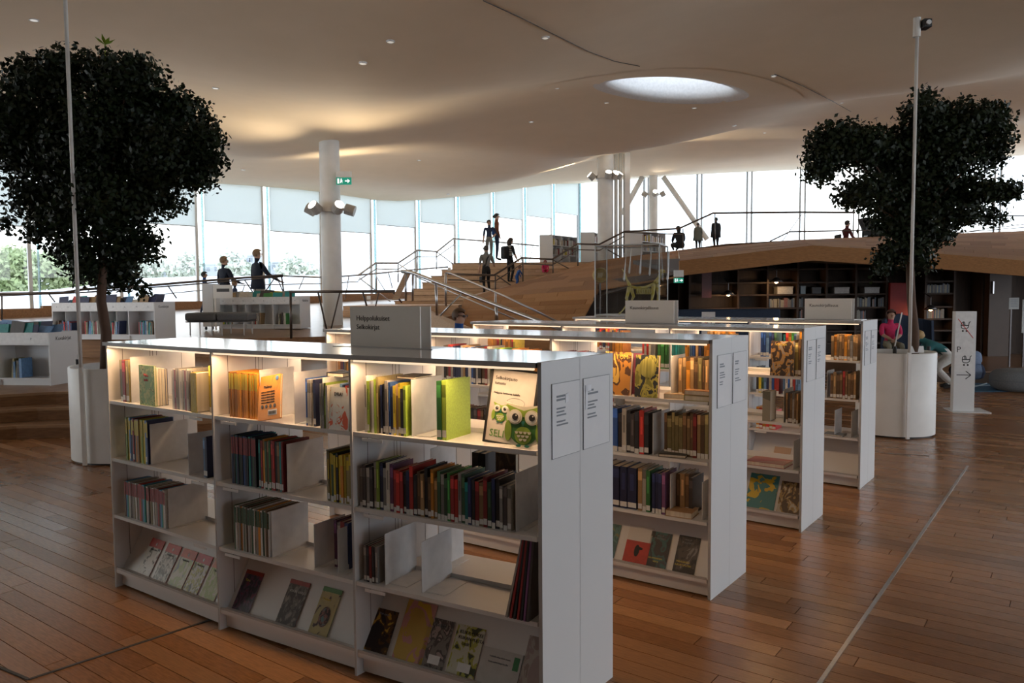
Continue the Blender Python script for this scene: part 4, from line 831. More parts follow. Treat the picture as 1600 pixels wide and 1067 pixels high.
def owl(parent,x,z,s,y,th,outline=True):
    G1_=colmat((.06,.20,.045)); G2_=colmat((.30,.45,.06)); W_=mat('owl_cream',(.75,.72,.60),.5)
    def disc(cx,cz,rx,rz_,yy,mt,nm,n=28,par=parent):
        m=MB(); pts=[(x+s*(cx+rx*math.cos(2*math.pi*k/n)),yy,z+s*(cz+rz_*math.sin(2*math.pi*k/n))) for k in range(n)]; m.thick(pts,(0,th if nm in('base_board',) else .0012,0)); return m.build(nm,mt,par,world=False)
    def shape(pts,yy,mt,nm,t_=.0012):
        m=MB(); m.thick([(x+s*p[0],yy,z+s*p[1]) for p in pts],(0,t_,0)); return m.build(nm,mt,parent,world=False)
    if outline:
        P=[(.10,.02),(.30,-.02),(.62,-.02),(.80,.05),(.97,.12),(1.02,.30),(.98,.55),(1.02,.75),(.98,.92),(1.06,1.06),(.80,1.02),(.5,.98),(.22,1.02),(-.06,1.08),(.02,.93),(-.03,.75),(.02,.55),(-.06,.35),(-.10,.10)]
        shape(P,y,W_,'base_board',th)
    yy=y-.0006
    disc(.48,.38,.40,.36,yy-.001,G1_,'body'); disc(.04,.36,.10,.26,yy-.002,G2_,'wing'); disc(.93,.36,.10,.26,yy-.002,G2_,'wing')
    disc(.48,.26,.24,.22,yy-.003,G2_,'belly')
    shape([(-.02,1.03),(.10,.80),(.48,.72),(.86,.80),(.98,1.03),(.74,.95),(.48,.88),(.22,.95)],yy-.002,G2_,'brow')
    for cx in (.24,.72): disc(cx,.72,.20,.19,yy-.004,W_,'eye_ring'); disc(cx,.72,.155,.15,yy-.0053,mat('owl_white',(.8,.8,.76),.4),'eye_white'); disc(cx+.01,.72,.085,.085,yy-.0066,INK,'pupil'); disc(cx+.04,.76,.02,.02,yy-.0078,mat('owl_white',(.8,.8,.76),.4),'glint')
    shape([(.42,.62),(.54,.62),(.48,.50)],yy-.0052,colmat((.03,.20,.16)),'beak')
    for (r_,n_) in ((.36,4),(.27,3),(.18,2)):
        for k in range(n_): cx=.48+(k-(n_-1)/2)*.12; shape([(cx-.055,r_),(cx+.055,r_),(cx+.035,r_-.05),(cx,r_-.065),(cx-.035,r_-.05)],yy-.0045,W_,'feather')
    for cx in (.36,.60): disc(cx,.0,.07,.035,yy-.003,colmat((.03,.22,.16)),'foot')
owl(sheet,.030,.085,.075,.0035,.001,False)
m=MB()
pts=[(.125+.040*math.cos(2*math.pi*k/24),.0034,.168+.018*math.sin(2*math.pi*k/24)) for k in range(24)]; m.tube(pts+[pts[0]],.0006,4); m.build('speech_bubble',GINK,sheet,world=False)
ow=thing('owl_cutout','green owl cut-out board with big white eyes in front of the framed poster','decoration',tuple(c.pt(X(c,783,0)-.006,.024,pz)),c.ang); ow.rotation_euler=(-R(5),0,c.ang)
owl(ow,.012,.008,.150,.0,.006)
# second shelf long run
cols=['grey','charcoal','grey','charcoal','grey','lime green','navy','grey','cream','purple','dark red','red','dark red','black','navy','red','black','brown','tan','black','brown','orange','tan','dark green','grey','dark green','green','dark red','red','grey','dark green','teal','navy','black','dark red','tan','dark red','dark green','navy','black','grey','charcoal','cream','brown']
run(c,1,.02,X(c,797,1),cols,h=(.165,.205),t=(.013,.019),d=(.14,.17),lean=0)
plate(c,1,X(c,797,1)+.004,'bookend at the right end of the long dark row, right bay, second shelf of the nearest bookcase',h=.225,d=.23,w=.03)
run(c,1,c.w-.055,c.w-.02,['brown','tan'],h=(.15,.16),t=(.014,.016),y=.12,setname='behind the bookend')
plate(c,1,.17,'bookend at the back behind the long dark row, right bay, second shelf of the nearest bookcase',h=.22,d=.20,y=.29,w=.03)
run(c,1,.17+.21,.17+.29,['black','black'],h=(.22,.225),t=(.03,.034),y=.30,setname='on the far side')
faceout(c,1,.17+.31,.10,.225,artmat('dark_portrait',(.05,.04,.035),(.09,.07,.05),(.16,.12,.08),3,21),'tan-framed dark book on the far side of the right bay, second shelf of the nearest bookcase',th=.03,y=.33,lean=0,spine=colmat((.35,.2,.1)))
# third shelf
run(c,2,.035,.12,['grey','black','dark red','black','grey'],h=(.155,.165),t=(.012,.015))
plate(c,2,X(c,594,2),'left bookend of a bright pair, right bay, third shelf of the nearest bookcase',h=.22,d=.22,w=.10)
plate(c,2,X(c,651,2),'right bookend of a bright pair, right bay, third shelf of the nearest bookcase',h=.215,d=.22,w=.10)
plate(c,2,.20,'bookend on the far side behind the bright pair, third shelf of the nearest bookcase',h=.22,d=.2,y=.30,w=.05)
# bundle of magazines hanging over the edge at the right end
for k,(cn,dx,ln) in enumerate([('grey',0,-.16),('dark red',.018,-.12),('black',.034,-.09),('dark red',.050,-.06),('black',.064,-.04),('purple',.078,-.03),('charcoal',.09,-.02)]):
    me=unit_cover(PALN[cn],5); o=bpy.data.objects.new('magazine',me); link(o); place(o,c,c.w-.135+dx,-.015,LZ[2]+.005,0,0,0); o.rotation_euler=(R(-8),-ln,c.ang); o.scale=(.009,.21,.30); o.location.z-=.002
    pg=bpy.data.objects.new('page_block',UP); link(pg,o); tag(o,'%s magazine from the left in the dark bundle at the right end, third shelf of the nearest bookcase'%ORD[k],'magazine','magazines at the end panel')
for px,w_,h_,th,ar,sp,lab,tts in ((568,.125,.18,.014,artmat('black_gold_cover',(.03,.02,.02),(.10,.05,.02),(.55,.32,.05),2.2,31),(.05,.04,.03),'black paperback with golden figure, leftmost on the right sloping display',[('Yön ratsu',.014,.2,.86,GINK)]),
    (612,.155,.245,.012,artmat('sunset_cover',(.55,.38,.10),(.55,.30,.28),(.62,.45,.08),1.6,32),(.35,.25,.2),'pink and yellow sunset book, second from left on the right sloping display',[]),
    (652,.125,.195,.014,artmat('grey_figure_cover',(.22,.20,.19),(.09,.08,.08),(.38,.30,.28),3.5,33),(.2,.18,.17),'grey paperback with barcode label, third from left on the right sloping display',[('Varjot',.024,.2,.84,GINK)]),
    (696,.135,.195,.030,artmat('white_tree_cover',(.55,.55,.45),(.42,.42,.10),(.07,.08,.05),3,34),(.30,.06,.04),'thick paperback with tree picture and big black title, right sloping display',[('KUKA LUKEE',.020,.12,.82,INK),('KUKAN PUUTA',.018,.12,.71,INK),('LASSE',.014,.3,.60,INK)]),
    (742,.185,.135,.004,mat('leaflet_white',(.55,.54,.53),.4),(.02,.02,.02),'white framed leaflet lying low on the right sloping display',[('Seikkailu alkaa tästä sivusta',.009,.2,.75,GINK),('kesän uudet kirjat lapsille',.009,.2,.6,GINK)]),
    (807,.10,.215,.012,artmat('grey_pink_cover',(.35,.28,.27),(.42,.38,.36),(.30,.24,.22),2,36),(.25,.18,.17),'mauve book partly behind the end panel, rightmost on the right sloping display',[])):
    w2=min(w_,c.w-.015-c.lx(px,LZ[3],.04)); r=faceout(c,3,c.lx(px,LZ[3],.04),w2,h_,ar,lab,th=th,slope=True,spine=colmat(sp),titles=tts)
    if px==652 or px==696: m=MB(); m.box(w_*.35,w_*.8,-.0009,-.0001,.015,.05); lb=m.build('library_label',PAPER,r,world=False)
    if px==742: m=MB(); m.box(w_-.035,w_-.01,-.0009,-.0001,.07,.12); m.build('green_tab',colmat((.05,.22,.09)),r,world=False)
print('books row1',nbooks)
# ---------------- second bookcase
a,b,c=B2
run(a,0,.10,.5,['orange','dark red','navy','tan'],h=(.19,.22)); run(a,1,.15,.7,['navy','brown','red','grey'],h=(.18,.21))
run(b,0,b.lx(690,LZ[0]),b.lx(762,LZ[0]),['charcoal','brown','dark red','cream','navy','navy','navy','cream','tan','navy','white','blue','navy','white'],h=(.235,.25),t=(.016,.026),d=(.17,.18))
run(b,0,b.lx(765,LZ[0]),b.lx(785,LZ[0]),['green','green','lime green'],h=(.23,.24),t=(.018,.024),setname='green set')
run(b,0,b.w-.30,b.w-.02,['orange','tan','orange','brown'],h=(.22,.24),t=(.02,.03),setname='at the upright')
run(b,1,b.lx(694,LZ[1]),b.lx(760,LZ[1]),['charcoal','dark red','black','charcoal','dark red','brown'],h=(.165,.17),t=(.020,.028))
run(b,1,b.w-.20,b.w-.04,['red','tan','brown'],h=(.2,.22),setname='at the upright')
for px,w_,h_,ar,lab in ((702,.14,.10,'letter_cover','pale small book lying low on the second bookcase display, seen through the nearest'),(736,.14,.13,'green_cartoon','green cartoon book on the second bookcase display, seen through the nearest'),(795,.17,.13,'dark_brown_cover','dark brown book on the second bookcase display, seen through the nearest')):
    cc={'letter_cover':((.5,.45,.4),(.45,.4,.35),(.1,.08,.07)),'green_cartoon':((.06,.28,.08),(.10,.35,.10),(.04,.03,.05)),'dark_brown_cover':((.06,.035,.03),(.08,.05,.04),(.05,.03,.03))}[ar]
    faceout(b,3,b.lx(px,LZ[3],.04),w_,h_,artmat(ar,*cc,3,7),lab,th=.012,slope=True)
x0=lambda px,lv,y=0: c.lx(px,LZ[lv],y)
faceout(c,0,x0(940,0),.165,.245,artmat('fire_fantasy_cover',(.55,.25,.05),(.10,.05,.03),(.70,.45,.10),2.2,41),'brown fiery fantasy book titled TOM on the second bookcase, top shelf',th=.03,y=.02,lean=R(7),spine=colmat((.1,.05,.04)),titles=[('TOM-',.034,.42,.84,YEL)])
faceout(c,0,x0(968,0,.12),.15,.235,artmat('pink_cover',(.40,.12,.20),(.45,.15,.24),(.25,.08,.12),2,42),'pink book behind the two face-out covers, second bookcase, top shelf',th=.02,y=.10,lean=R(5),spine=colmat((.4,.12,.2)))
faceout(c,0,x0(991,0),.140,.235,artmat('cactus_cover',(.04,.045,.05),(.50,.45,.10),(.25,.24,.05),3,43),'black book with a round yellow plant picture, second bookcase, top shelf',th=.022,y=.0,lean=R(5),spine=colmat((.45,.22,.12)))
m=MB(); m.ell((.075,-.0012,.165),(.052,.0008,.055),20,10); ob=m.build('round_picture',mat('cactus_yellow',(.62,.56,.14),.4,col2=(.30,.28,.05),scale=90,stretch=(1,1,.05)),bpy.data.objects[[o.name for o in COL.objects if o.get('label','').startswith('black book with a round')][0]],world=False)
plate(c,0,x0(1048,0,.03),'bookend left of the tan book row, second bookcase, top shelf',h=.235,d=.20,w=.02)
run(c,0,x0(1058,0,.05),c.w-.015,['tan','tan','orange','tan','brown','olive','brown','tan'],h=(.205,.23),t=(.014,.024),y=.06,what='old book')
flatbook(c,x0(1036,0),.01,LZ[0],.16,.13,.028,(.50,.36,.22),'pale old book lying on the second bookcase, beside the stack of two',rz=R(8))
flatbook(c,x0(1068,0),.002,LZ[0],.145,.10,.030,(.38,.33,.12),'lower book of the small stack on the second bookcase, top shelf')
flatbook(c,x0(1068,0),.004,LZ[0]+.031,.14,.10,.026,(.42,.22,.10),'upper book of the small stack on the second bookcase, top shelf')
run(c,1,x0(935,1),x0(1013,1),['red','black','navy','blue','black','cream','black','charcoal','black'],h=(.215,.26),t=(.022,.034),d=(.17,.19))
plate(c,1,x0(1015,1)+.003,'bookend between black and olive books, second bookcase, second shelf',h=.235,d=.23,w=.03)
run(c,1,x0(1037,1,.08),c.w-.016,['brown','olive','olive','olive','olive','brown','tan','brown','dark red','tan'],h=(.22,.25),t=(.016,.028),y=.08,what='old book')
flatbook(c,x0(1028,1),.005,LZ[1],.15,.12,.018,(.06,.05,.04),'black notebook lying flat in front of the olive books, second bookcase',rz=R(12))
x=run(c,2,x0(925,2),x0(993,2),['navy','tan','navy','navy'],h=(.235,.24),t=(.045,.06),d=(.17,.18),what='thick')
run(c,2,x0(993,2)+.002,x0(1008,2)+.02,['tan','cream','green'],h=(.235,.245),t=(.022,.03),d=(.17,.18),setname='pale set')
run(c,2,x0(1016,2),x0(1041,2),['navy','navy','navy','purple','navy','teal'],h=(.20,.24),t=(.016,.022),setname='narrow set')
plate(c,2,x0(1043,2),'bookend right of the navy books, second bookcase, third shelf',h=.23,d=.20,w=.02)
run(c,2,x0(1056,2,.1),x0(1083,2,.1),['brown','tan','brown','charcoal'],h=(.20,.24),t=(.02,.03),y=.10,what='old book')
flatbook(c,x0(1039,2),.004,LZ[2],.15,.13,.035,(.45,.27,.13),'thick tan book lying in front of old brown books, second bookcase, third shelf',rz=R(4))
plate(c,2,x0(1093,2),'rightmost bookend on the third shelf of the second bookcase',h=.21,d=.2,w=.02)
for px,w_,h_,ar,sp,lab,tts in ((935,.10,.2,artmat('teal_small',(.05,.12,.12),(.08,.2,.2),(.2,.2,.1),3,51),(.1,.1,.1),'dark book half hidden by the nearest bookcase, second bookcase display',[]),
    (972,.150,.215,artmat('red_white_cover',(.62,.60,.58),(.62,.60,.57),(.60,.58,.55),1,52),(.5,.1,.06),'white book with a red lower block on the second bookcase display',[]),
    (1007,.125,.20,artmat('teal_knife_cover',(.03,.03,.035),(.04,.13,.14),(.05,.06,.07),2,53),(.03,.03,.03),'black and teal paperback with yellow title on the second bookcase display',[('PHILIP',.015,.3,.87,GINK),('PULLMAN',.015,.2,.79,GINK),('SALAPERÄINEN',.0125,.08,.22,YEL),('VEITSI',.0125,.34,.13,YEL)]),
    (1050,.125,.205,artmat('black_bear_cover',(.02,.02,.025),(.07,.06,.06),(.25,.25,.26),1.8,54),(.03,.02,.02),'black paperback with gold title, rightmost on the second bookcase display',[('PHILIP',.015,.3,.87,GINK),('PULLMAN',.015,.2,.79,GINK),('MAAGINEN',.015,.1,.26,YEL),('KAUKOPUTKI',.015,.06,.17,YEL)])):
    r=faceout(c,3,x0(px,3,.04),w_,h_,ar,lab,th=.018,slope=True,spine=colmat(sp),titles=tts)
    if px==972: m=MB(); m.box(0,w_,-.0009,-.0001,0,.125); m.build('red_block',colmat((.50,.03,.02)),r,world=False); m=MB(); m.ell((.075,-.0014,.07),(.016,.0005,.035)); m.ell((.09,-.0014,.085),(.02,.0005,.008)); m.build('silhouette',INK,r,world=False)
run(c,0,.02,.28,['navy','dark red','cream','navy'],h=(.2,.24),t=(.018,.026),setname='left part')
# ---------------- third bookcase
a,b,c=B3
x0=lambda bay,px,lv,y=0: bay.lx(px,LZ[lv],y)
run(a,0,x0(a,760,0),x0(a,803,0)-.005,['orange','orange','orange','orange','orange','red','yellow','navy'],h=(.22,.235),t=(.016,.022))
faceout(a,0,min(a.w-.16,x0(a,853,0)),.12,.21,artmat('orange_face_cover',(.60,.58,.54),(.60,.16,.05),(.10,.10,.10),2.5,61),'white book with orange mask picture, third bookcase, top shelf',th=.02,y=.05,lean=R(4))
run(b,0,x0(b,950,0),x0(b,972,0),['brown','orange','orange','orange'],h=(.22,.24),t=(.024,.034))
run(b,0,x0(b,1001,0),x0(b,1024,0),['red','white','red','cream','white','white','yellow'],h=(.225,.25),t=(.014,.020),setname='red and white')
run(b,0,x0(b,1025,0),x0(b,1058,0),['green','green','green','green','teal','teal','teal'],h=(.235,.24),t=(.026,.032),setname='green set')
run(c,0,x0(c,1068,0),x0(c,1113,0),['orange','orange','light blue','blue','tan','navy','black','orange','orange','orange'],h=(.2,.24),t=(.016,.026))
run(b,1,.1,.5,['navy','dark red','grey'],h=(.2,.23)); run(b,1,x0(b,1045,1),min(x0(b,1058,1)+.1,b.w-.02),['dark red','black','dark red'],h=(.2,.22),setname='right part')
faceout(c,0,x0(c,1203,0),.16,.24,artmat('gold_battle_cover',(.05,.035,.03),(.45,.25,.08),(.30,.28,.26),3.5,62),'dark book with golden figures, face out on the third bookcase, top shelf',th=.02,y=.0,lean=R(5),spine=colmat((.05,.04,.03)),titles=[('KULTAA',.02,.2,.87,YEL)])
run(c,0,x0(c,1237,0,.06),c.w-.016,['brown','olive','brown','tan','olive'],h=(.22,.25),t=(.016,.024),y=.06,what='old book')
faceout(c,1,x0(c,1191,1),.055,.21,artmat('grey_green_cover',(.15,.15,.12),(.30,.28,.22),(.08,.08,.07),3,63),'thick brown book turned sideways on the third bookcase, second shelf',th=.12,y=.0,lean=0,spine=colmat((.33,.18,.09)))
plate(c,1,x0(c,1222,1),'bookend left of the striped brown books, third bookcase, second shelf',h=.23,d=.2,w=.02)
run(c,1,x0(c,1225,1)+.004,c.w-.016,['brown','charcoal','brown','grey','brown','tan'],h=(.20,.215),t=(.010,.014),what='thin book')
flatbook(c,x0(c,1165,2),.01,LZ[2],.27,.19,.03,(.42,.10,.09),'large red patterned book lying flat on the third bookcase, third shelf',art=artmat('red_pattern',(.42,.10,.09),(.5,.3,.25),(.35,.06,.06),6,3))
plate(c,2,x0(c,1237,2),'bookend at the end of the third shelf, third bookcase',h=.2,d=.2,w=.03)
faceout(c,3,x0(c,1163,3,.04),.21,.26,artmat('yellow_teal_cover',(.05,.22,.24),(.60,.45,.05),(.08,.28,.30),1.8,64),'large teal book with yellow creature, third bookcase sloping display',th=.012,slope=True,spine=colmat((.05,.2,.2)))
faceout(c,3,min(c.w-.17,x0(c,1219,3,.04)),.155,.23,artmat('brown_animal_cover',(.09,.06,.04),(.35,.24,.10),(.50,.48,.42),3.5,65),'brown book with animal pictures, third bookcase sloping display',th=.012,slope=True,spine=colmat((.05,.04,.03)))
# ---------------- rearmost bookcase
a,b,c=B4
run(a,0,.1,.6,['orange','red','tan','navy'],h=(.19,.23)); run(b,0,x0(b,1185,0)-.5,x0(b,1185,0)-.25,['tan','tan','orange'],h=(.19,.23),setname='tan set')
run(b,0,x0(b,1187,0),x0(b,1213,0),['blue','blue','light blue','blue','navy','dark green','navy'],h=(.22,.24),t=(.020,.028),setname='blue set')
run(b,1,x0(b,1180,1),x0(b,1216,1),['black','yellow','dark green','light blue','navy','cream','blue','red','dark red','navy'],h=(.20,.24),t=(.018,.026))
run(b,2,x0(b,1180,2),x0(b,1212,2),['orange','red','orange','red'],h=(.17,.2),t=(.025,.03))
run(c,0,x0(c,1222,0),x0(c,1252,0),['teal','red','orange','green','light blue','white','orange','red'],h=(.20,.24),t=(.018,.026),setname='left part')
run(c,0,x0(c,1301,0)-.02,c.w-.016,['tan','orange','tan','tan','brown','orange','tan','grey','tan'],h=(.20,.225),t=(.016,.024),setname='right part')
run(c,1,x0(c,1222,1),x0(c,1252,1),['light blue','white','blue','white','red','light blue'],h=(.20,.24),t=(.018,.026),setname='left part')
plate(c,1,x0(c,1290,1),'bookend left of the brown books, rearmost bookcase, second shelf',h=.23,d=.2,w=.02)
run(c,1,x0(c,1296,1),c.w-.016,['brown','tan','brown','brown','dark red','brown','tan'],h=(.205,.235),t=(.018,.026),setname='right part')
plate(c,2,x0(c,1302,2),'left bookend of two on the third shelf of the rearmost bookcase',h=.22,d=.2,w=.02)
plate(c,2,x0(c,1328,2),'right bookend of two on the third shelf of the rearmost bookcase',h=.22,d=.2,w=.02)
flatbook(c,x0(c,1285,2),.01,LZ[2],.16,.14,.015,(.25,.28,.33),'grey book lying flat on the third shelf of the rearmost bookcase')
faceout(c,3,x0(c,1205,3,.04),.15,.17,artmat('red_fox_cover',(.45,.12,.06),(.5,.35,.25),(.1,.05,.05),3,66),'small red-brown book seen low through the third bookcase',th=.01,slope=True)
print('books',nbooks)
# ============================================================ PLANTERS, TREES, POLES
def planter(cx_px,ybot,w_px,h,label,zf=0,sx=1.0):
    f=at(cx_px,ybot,0); s=F/f.y; r=w_px/s/2*sx; c=Vector((f.x,f.y+r*.9,0)); return c,r
PLW=mat('planter_white_lacquer',(.74,.73,.71),.42,scale=3); SOIL=mat('dark_soil',(.03,.022,.016),.95,scale=60,bump=.5)
def build_planter(c,rx,ry,h,label,rz=0):
    t=thing('planter',label,'planter',(c.x,c.y,0)); n=56
    def ring(r1,r2,z): return [(c.x+r1*math.cos(2*math.pi*k/n),c.y+r2*math.sin(2*math.pi*k/n),z) for k in range(n)]
    m=MB(); prof=[(0,.02),(0,h-.01),(-.006,h),(-.022,h),(-.026,h-.01),(-.026,h-.16)]
    for (d,z) in prof: m.v+=ring(rx+d,ry+d,z)
    for k in range(len(prof)-1):
        for j in range(n): a_=k*n+j; b_=k*n+(j+1)%n; m.f.append((a_,b_,b_+n,a_+n)); m.m.append(0)
    m.build('tub',PLW,t,smooth=True)
    m=MB(); m.v=ring(rx-.02,ry-.02,h-.15); m.f=[tuple(range(n))]; m.m=[0]; m.build('soil',SOIL,t)
    m=MB(); m.v=ring(rx-.03,ry-.03,0)+ring(rx-.03,ry-.03,.025); m.f=[(j,(j+1)%n,n+(j+1)%n,n+j) for j in range(n)]; m.m=[0]*n; m.build('plinth_ring',BLACK,t)
    return t
# left planter
cL=Vector((at(165,728,0).x,at(165,728,0).y+.50,0)); RL=(.55,.50); pl=build_planter(cL,RL[0],RL[1],.95,'white oval planter at the left holding the larger tree')
cR=Vector((at(1425,686,0).x,at(1425,686,0).y+.40,0)); RRr=(.425,.40); pr=build_planter(cR,RRr[0],RRr[1],.95,'white round planter at the right behind the rearmost bookcase')
def pole(c,r,px,py,ptop,label,head):
    p=at(px,py,0); d=Vector((p.x-c.x,p.y-c.y,0)); p=Vector((p.x,p.y-.012,0)); r_=ray(*ptop); t_=p.y/r_.y; ztop=CZ+r_.z*t_
    if not head: ztop=zc(p.x,p.y)+.02
    t=thing('pole',label,'pole',(p.x,p.y,0)); top=Vector((p.x+(0 if head else 0),p.y,ztop)); m=MB(); m.box(p.x-.018,p.x+.018,p.y-.012,p.y+.012,.01,.97); m.build('lower_bracket',PLW,t)
    m=MB(); m.tube([(p.x,p.y,.97),top],.018,10); m.build('shaft',COLW,t,smooth=True)
    if head:
        z=ztop; m=MB(); m.tube([(p.x-.005,p.y,z-.12),(p.x-.005,p.y,z+.08)],.038,14); m.build('collar',COLW,t)
        m=MB(); m.box(p.x+.03,p.x+.12,p.y-.08,p.y+.05,z-.04,z+.05); cmx=m.build('camera_head',BLACK,t,bevel=.01); m=MB(); m.tube([(p.x+.075,p.y-.08,z+.005),(p.x+.075,p.y-.10,z+.005)],.025,12); m.build('lens_cap',WHITE,cmx)
    return t
pole(cL,RL,134,728,(110,0),'thin white pole rising in front of the left tree up to the ceiling',False)
pole(cR,RRr,1417,687,(1425,40),'thin white pole with a small camera on top in front of the right tree',True)
def stick(px,py,c,label,h,lean,white=True):
    b=at(px,py,.93); t=thing('moisture_gauge',label,'gauge',(b.x,b.y,.80)); m=MB(); m.tube([(b.x,b.y,.8),(b.x,b.y,.99)],.022,10); m.build('socket',BLACK,t)
    if h: m=MB(); m.tube([(b.x,b.y,.99),(b.x+lean,b.y,.99+h)],.008,6); m.build('rod',WHITE,t)
stick(122,570,cL,'small black gauge with a short white tip in the left planter',.05,0)
stick(1398,549,cR,'leaning white rod in a black socket in the right planter',.40,.075)
stick(1451,549,cR,'short black peg in the right planter beside the paper card',0,0)
q=at(1434,549,.95); m=MB(); m.thick([(q.x-.07,q.y,.93),(q.x+.075,q.y,.93),(q.x+.075,q.y+.02,1.01),(q.x-.07,q.y+.02,1.01)],(0,.002,0)); tag(m.build('paper_card',PAPER),'white paper card standing inside the right planter rim','card')
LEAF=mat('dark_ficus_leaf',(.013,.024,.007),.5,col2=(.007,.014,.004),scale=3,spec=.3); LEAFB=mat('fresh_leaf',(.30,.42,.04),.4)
BARK=mat('ficus_bark',(.10,.055,.035),.85,scale=30,bump=.5)
def itree(c,Y,blobs,label,trunkpts,nleaf,seed,twig=None):
    """blobs given as (px,py,rx_px,ry_px) around the crown plane at depth Y"""
    t=thing('indoor_tree',label,'tree',(c.x,c.y,.80)); s=F/Y; bl=[]; rr=random.Random(seed)
    for (px,py,rx,ry) in blobs:
        p=atY(px,py,Y); dy=rr.uniform(-.15,.30); k_=1+dy/Y; bl.append(((p.x)*k_-c.x,p.y-c.y+dy,CZ+(p.z-CZ)*k_-.80,rx/s*.95,min(.48,(rx+ry)/2/s*1.1),ry/s*.93))
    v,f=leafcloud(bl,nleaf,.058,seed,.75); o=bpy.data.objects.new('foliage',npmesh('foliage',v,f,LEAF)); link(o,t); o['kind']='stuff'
    pts=[atY(px,py,Y) for px,py in trunkpts]; pts[0].z=.78
    m=MB(); n=len(pts); m.tube([p-Vector((c.x,c.y,.80)) for p in pts],[.055-.02*k/(n-1) for k in range(n)],10); m.build('trunk',BARK,t,smooth=True,world=False)
    top=pts[-1]-Vector((c.x,c.y,.8))
    for b_ in bl[:14]:
        e=Vector(b_[:3]); mid=top.lerp(e,.5)+Vector((0,0,-.06)); m=MB(); m.tube([top-Vector((0,0,.2)),mid,e],[.022,.014,.006],6); m.build('branch',BARK,t,world=False)
    if twig:
        p=atY(twig[0],twig[1],Y)-Vector((c.x,c.y,.8)); m=MB(); m.tube([p-Vector((0,0,.25)),p],.006,5)
        for k in range(9):
            a_=k*2*math.pi/9; d=Vector((math.cos(a_),math.sin(a_),.5+.5*(k%2))).normalized(); e=p+d*.12; w_=Vector((-d.y,d.x,0))*.024; m.quad(p,(p+e)/2+w_,e,(p+e)/2-w_)
        m.build('young_shoot',LEAFB,t,world=False)
    return t
YL=cL.y-.02; YR=cR.y
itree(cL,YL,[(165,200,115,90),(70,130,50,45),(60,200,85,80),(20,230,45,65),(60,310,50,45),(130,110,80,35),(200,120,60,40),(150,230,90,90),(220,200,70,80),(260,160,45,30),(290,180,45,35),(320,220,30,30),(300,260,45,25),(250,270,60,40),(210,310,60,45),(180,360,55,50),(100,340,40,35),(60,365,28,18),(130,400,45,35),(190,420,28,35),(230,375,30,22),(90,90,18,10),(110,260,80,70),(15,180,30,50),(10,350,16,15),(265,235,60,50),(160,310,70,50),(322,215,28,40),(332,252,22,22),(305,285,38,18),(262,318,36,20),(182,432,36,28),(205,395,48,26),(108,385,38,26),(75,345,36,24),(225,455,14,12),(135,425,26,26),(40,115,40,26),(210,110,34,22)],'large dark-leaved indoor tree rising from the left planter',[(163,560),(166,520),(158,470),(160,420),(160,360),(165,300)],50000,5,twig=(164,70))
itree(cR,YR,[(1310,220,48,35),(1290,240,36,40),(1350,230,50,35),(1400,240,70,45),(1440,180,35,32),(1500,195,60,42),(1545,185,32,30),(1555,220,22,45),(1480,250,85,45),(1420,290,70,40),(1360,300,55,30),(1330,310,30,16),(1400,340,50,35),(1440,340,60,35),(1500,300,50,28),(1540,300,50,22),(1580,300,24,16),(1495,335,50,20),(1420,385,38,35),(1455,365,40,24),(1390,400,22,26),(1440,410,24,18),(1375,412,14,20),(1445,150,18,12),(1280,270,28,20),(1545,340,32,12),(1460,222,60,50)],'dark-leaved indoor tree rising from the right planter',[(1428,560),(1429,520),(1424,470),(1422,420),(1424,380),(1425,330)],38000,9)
# ============================================================ LOW BOX BEHIND THE NEAREST BOOKCASE
q0=at(169,906,0); bx=thing('return_box','low white steel cabinet peeping out behind the left end of the nearest bookcase','cabinet',(q0.x,q0.y,0),B1[0].ang)
m=MB(); m.box(0,.125,0,.42,.02,.62); m.build('body',WHITE,bx,world=False); m=MB(); m.box(-.004,.129,-.004,.424,.62,.635); m.build('top_plate',WHITEGL,bx,world=False); m=MB(); m.box(.01,.115,.01,.41,0,.02); m.build('base',BLACK,bx,world=False)
bx.location=B1[0].P-B1[0].u*.150+BV*.10
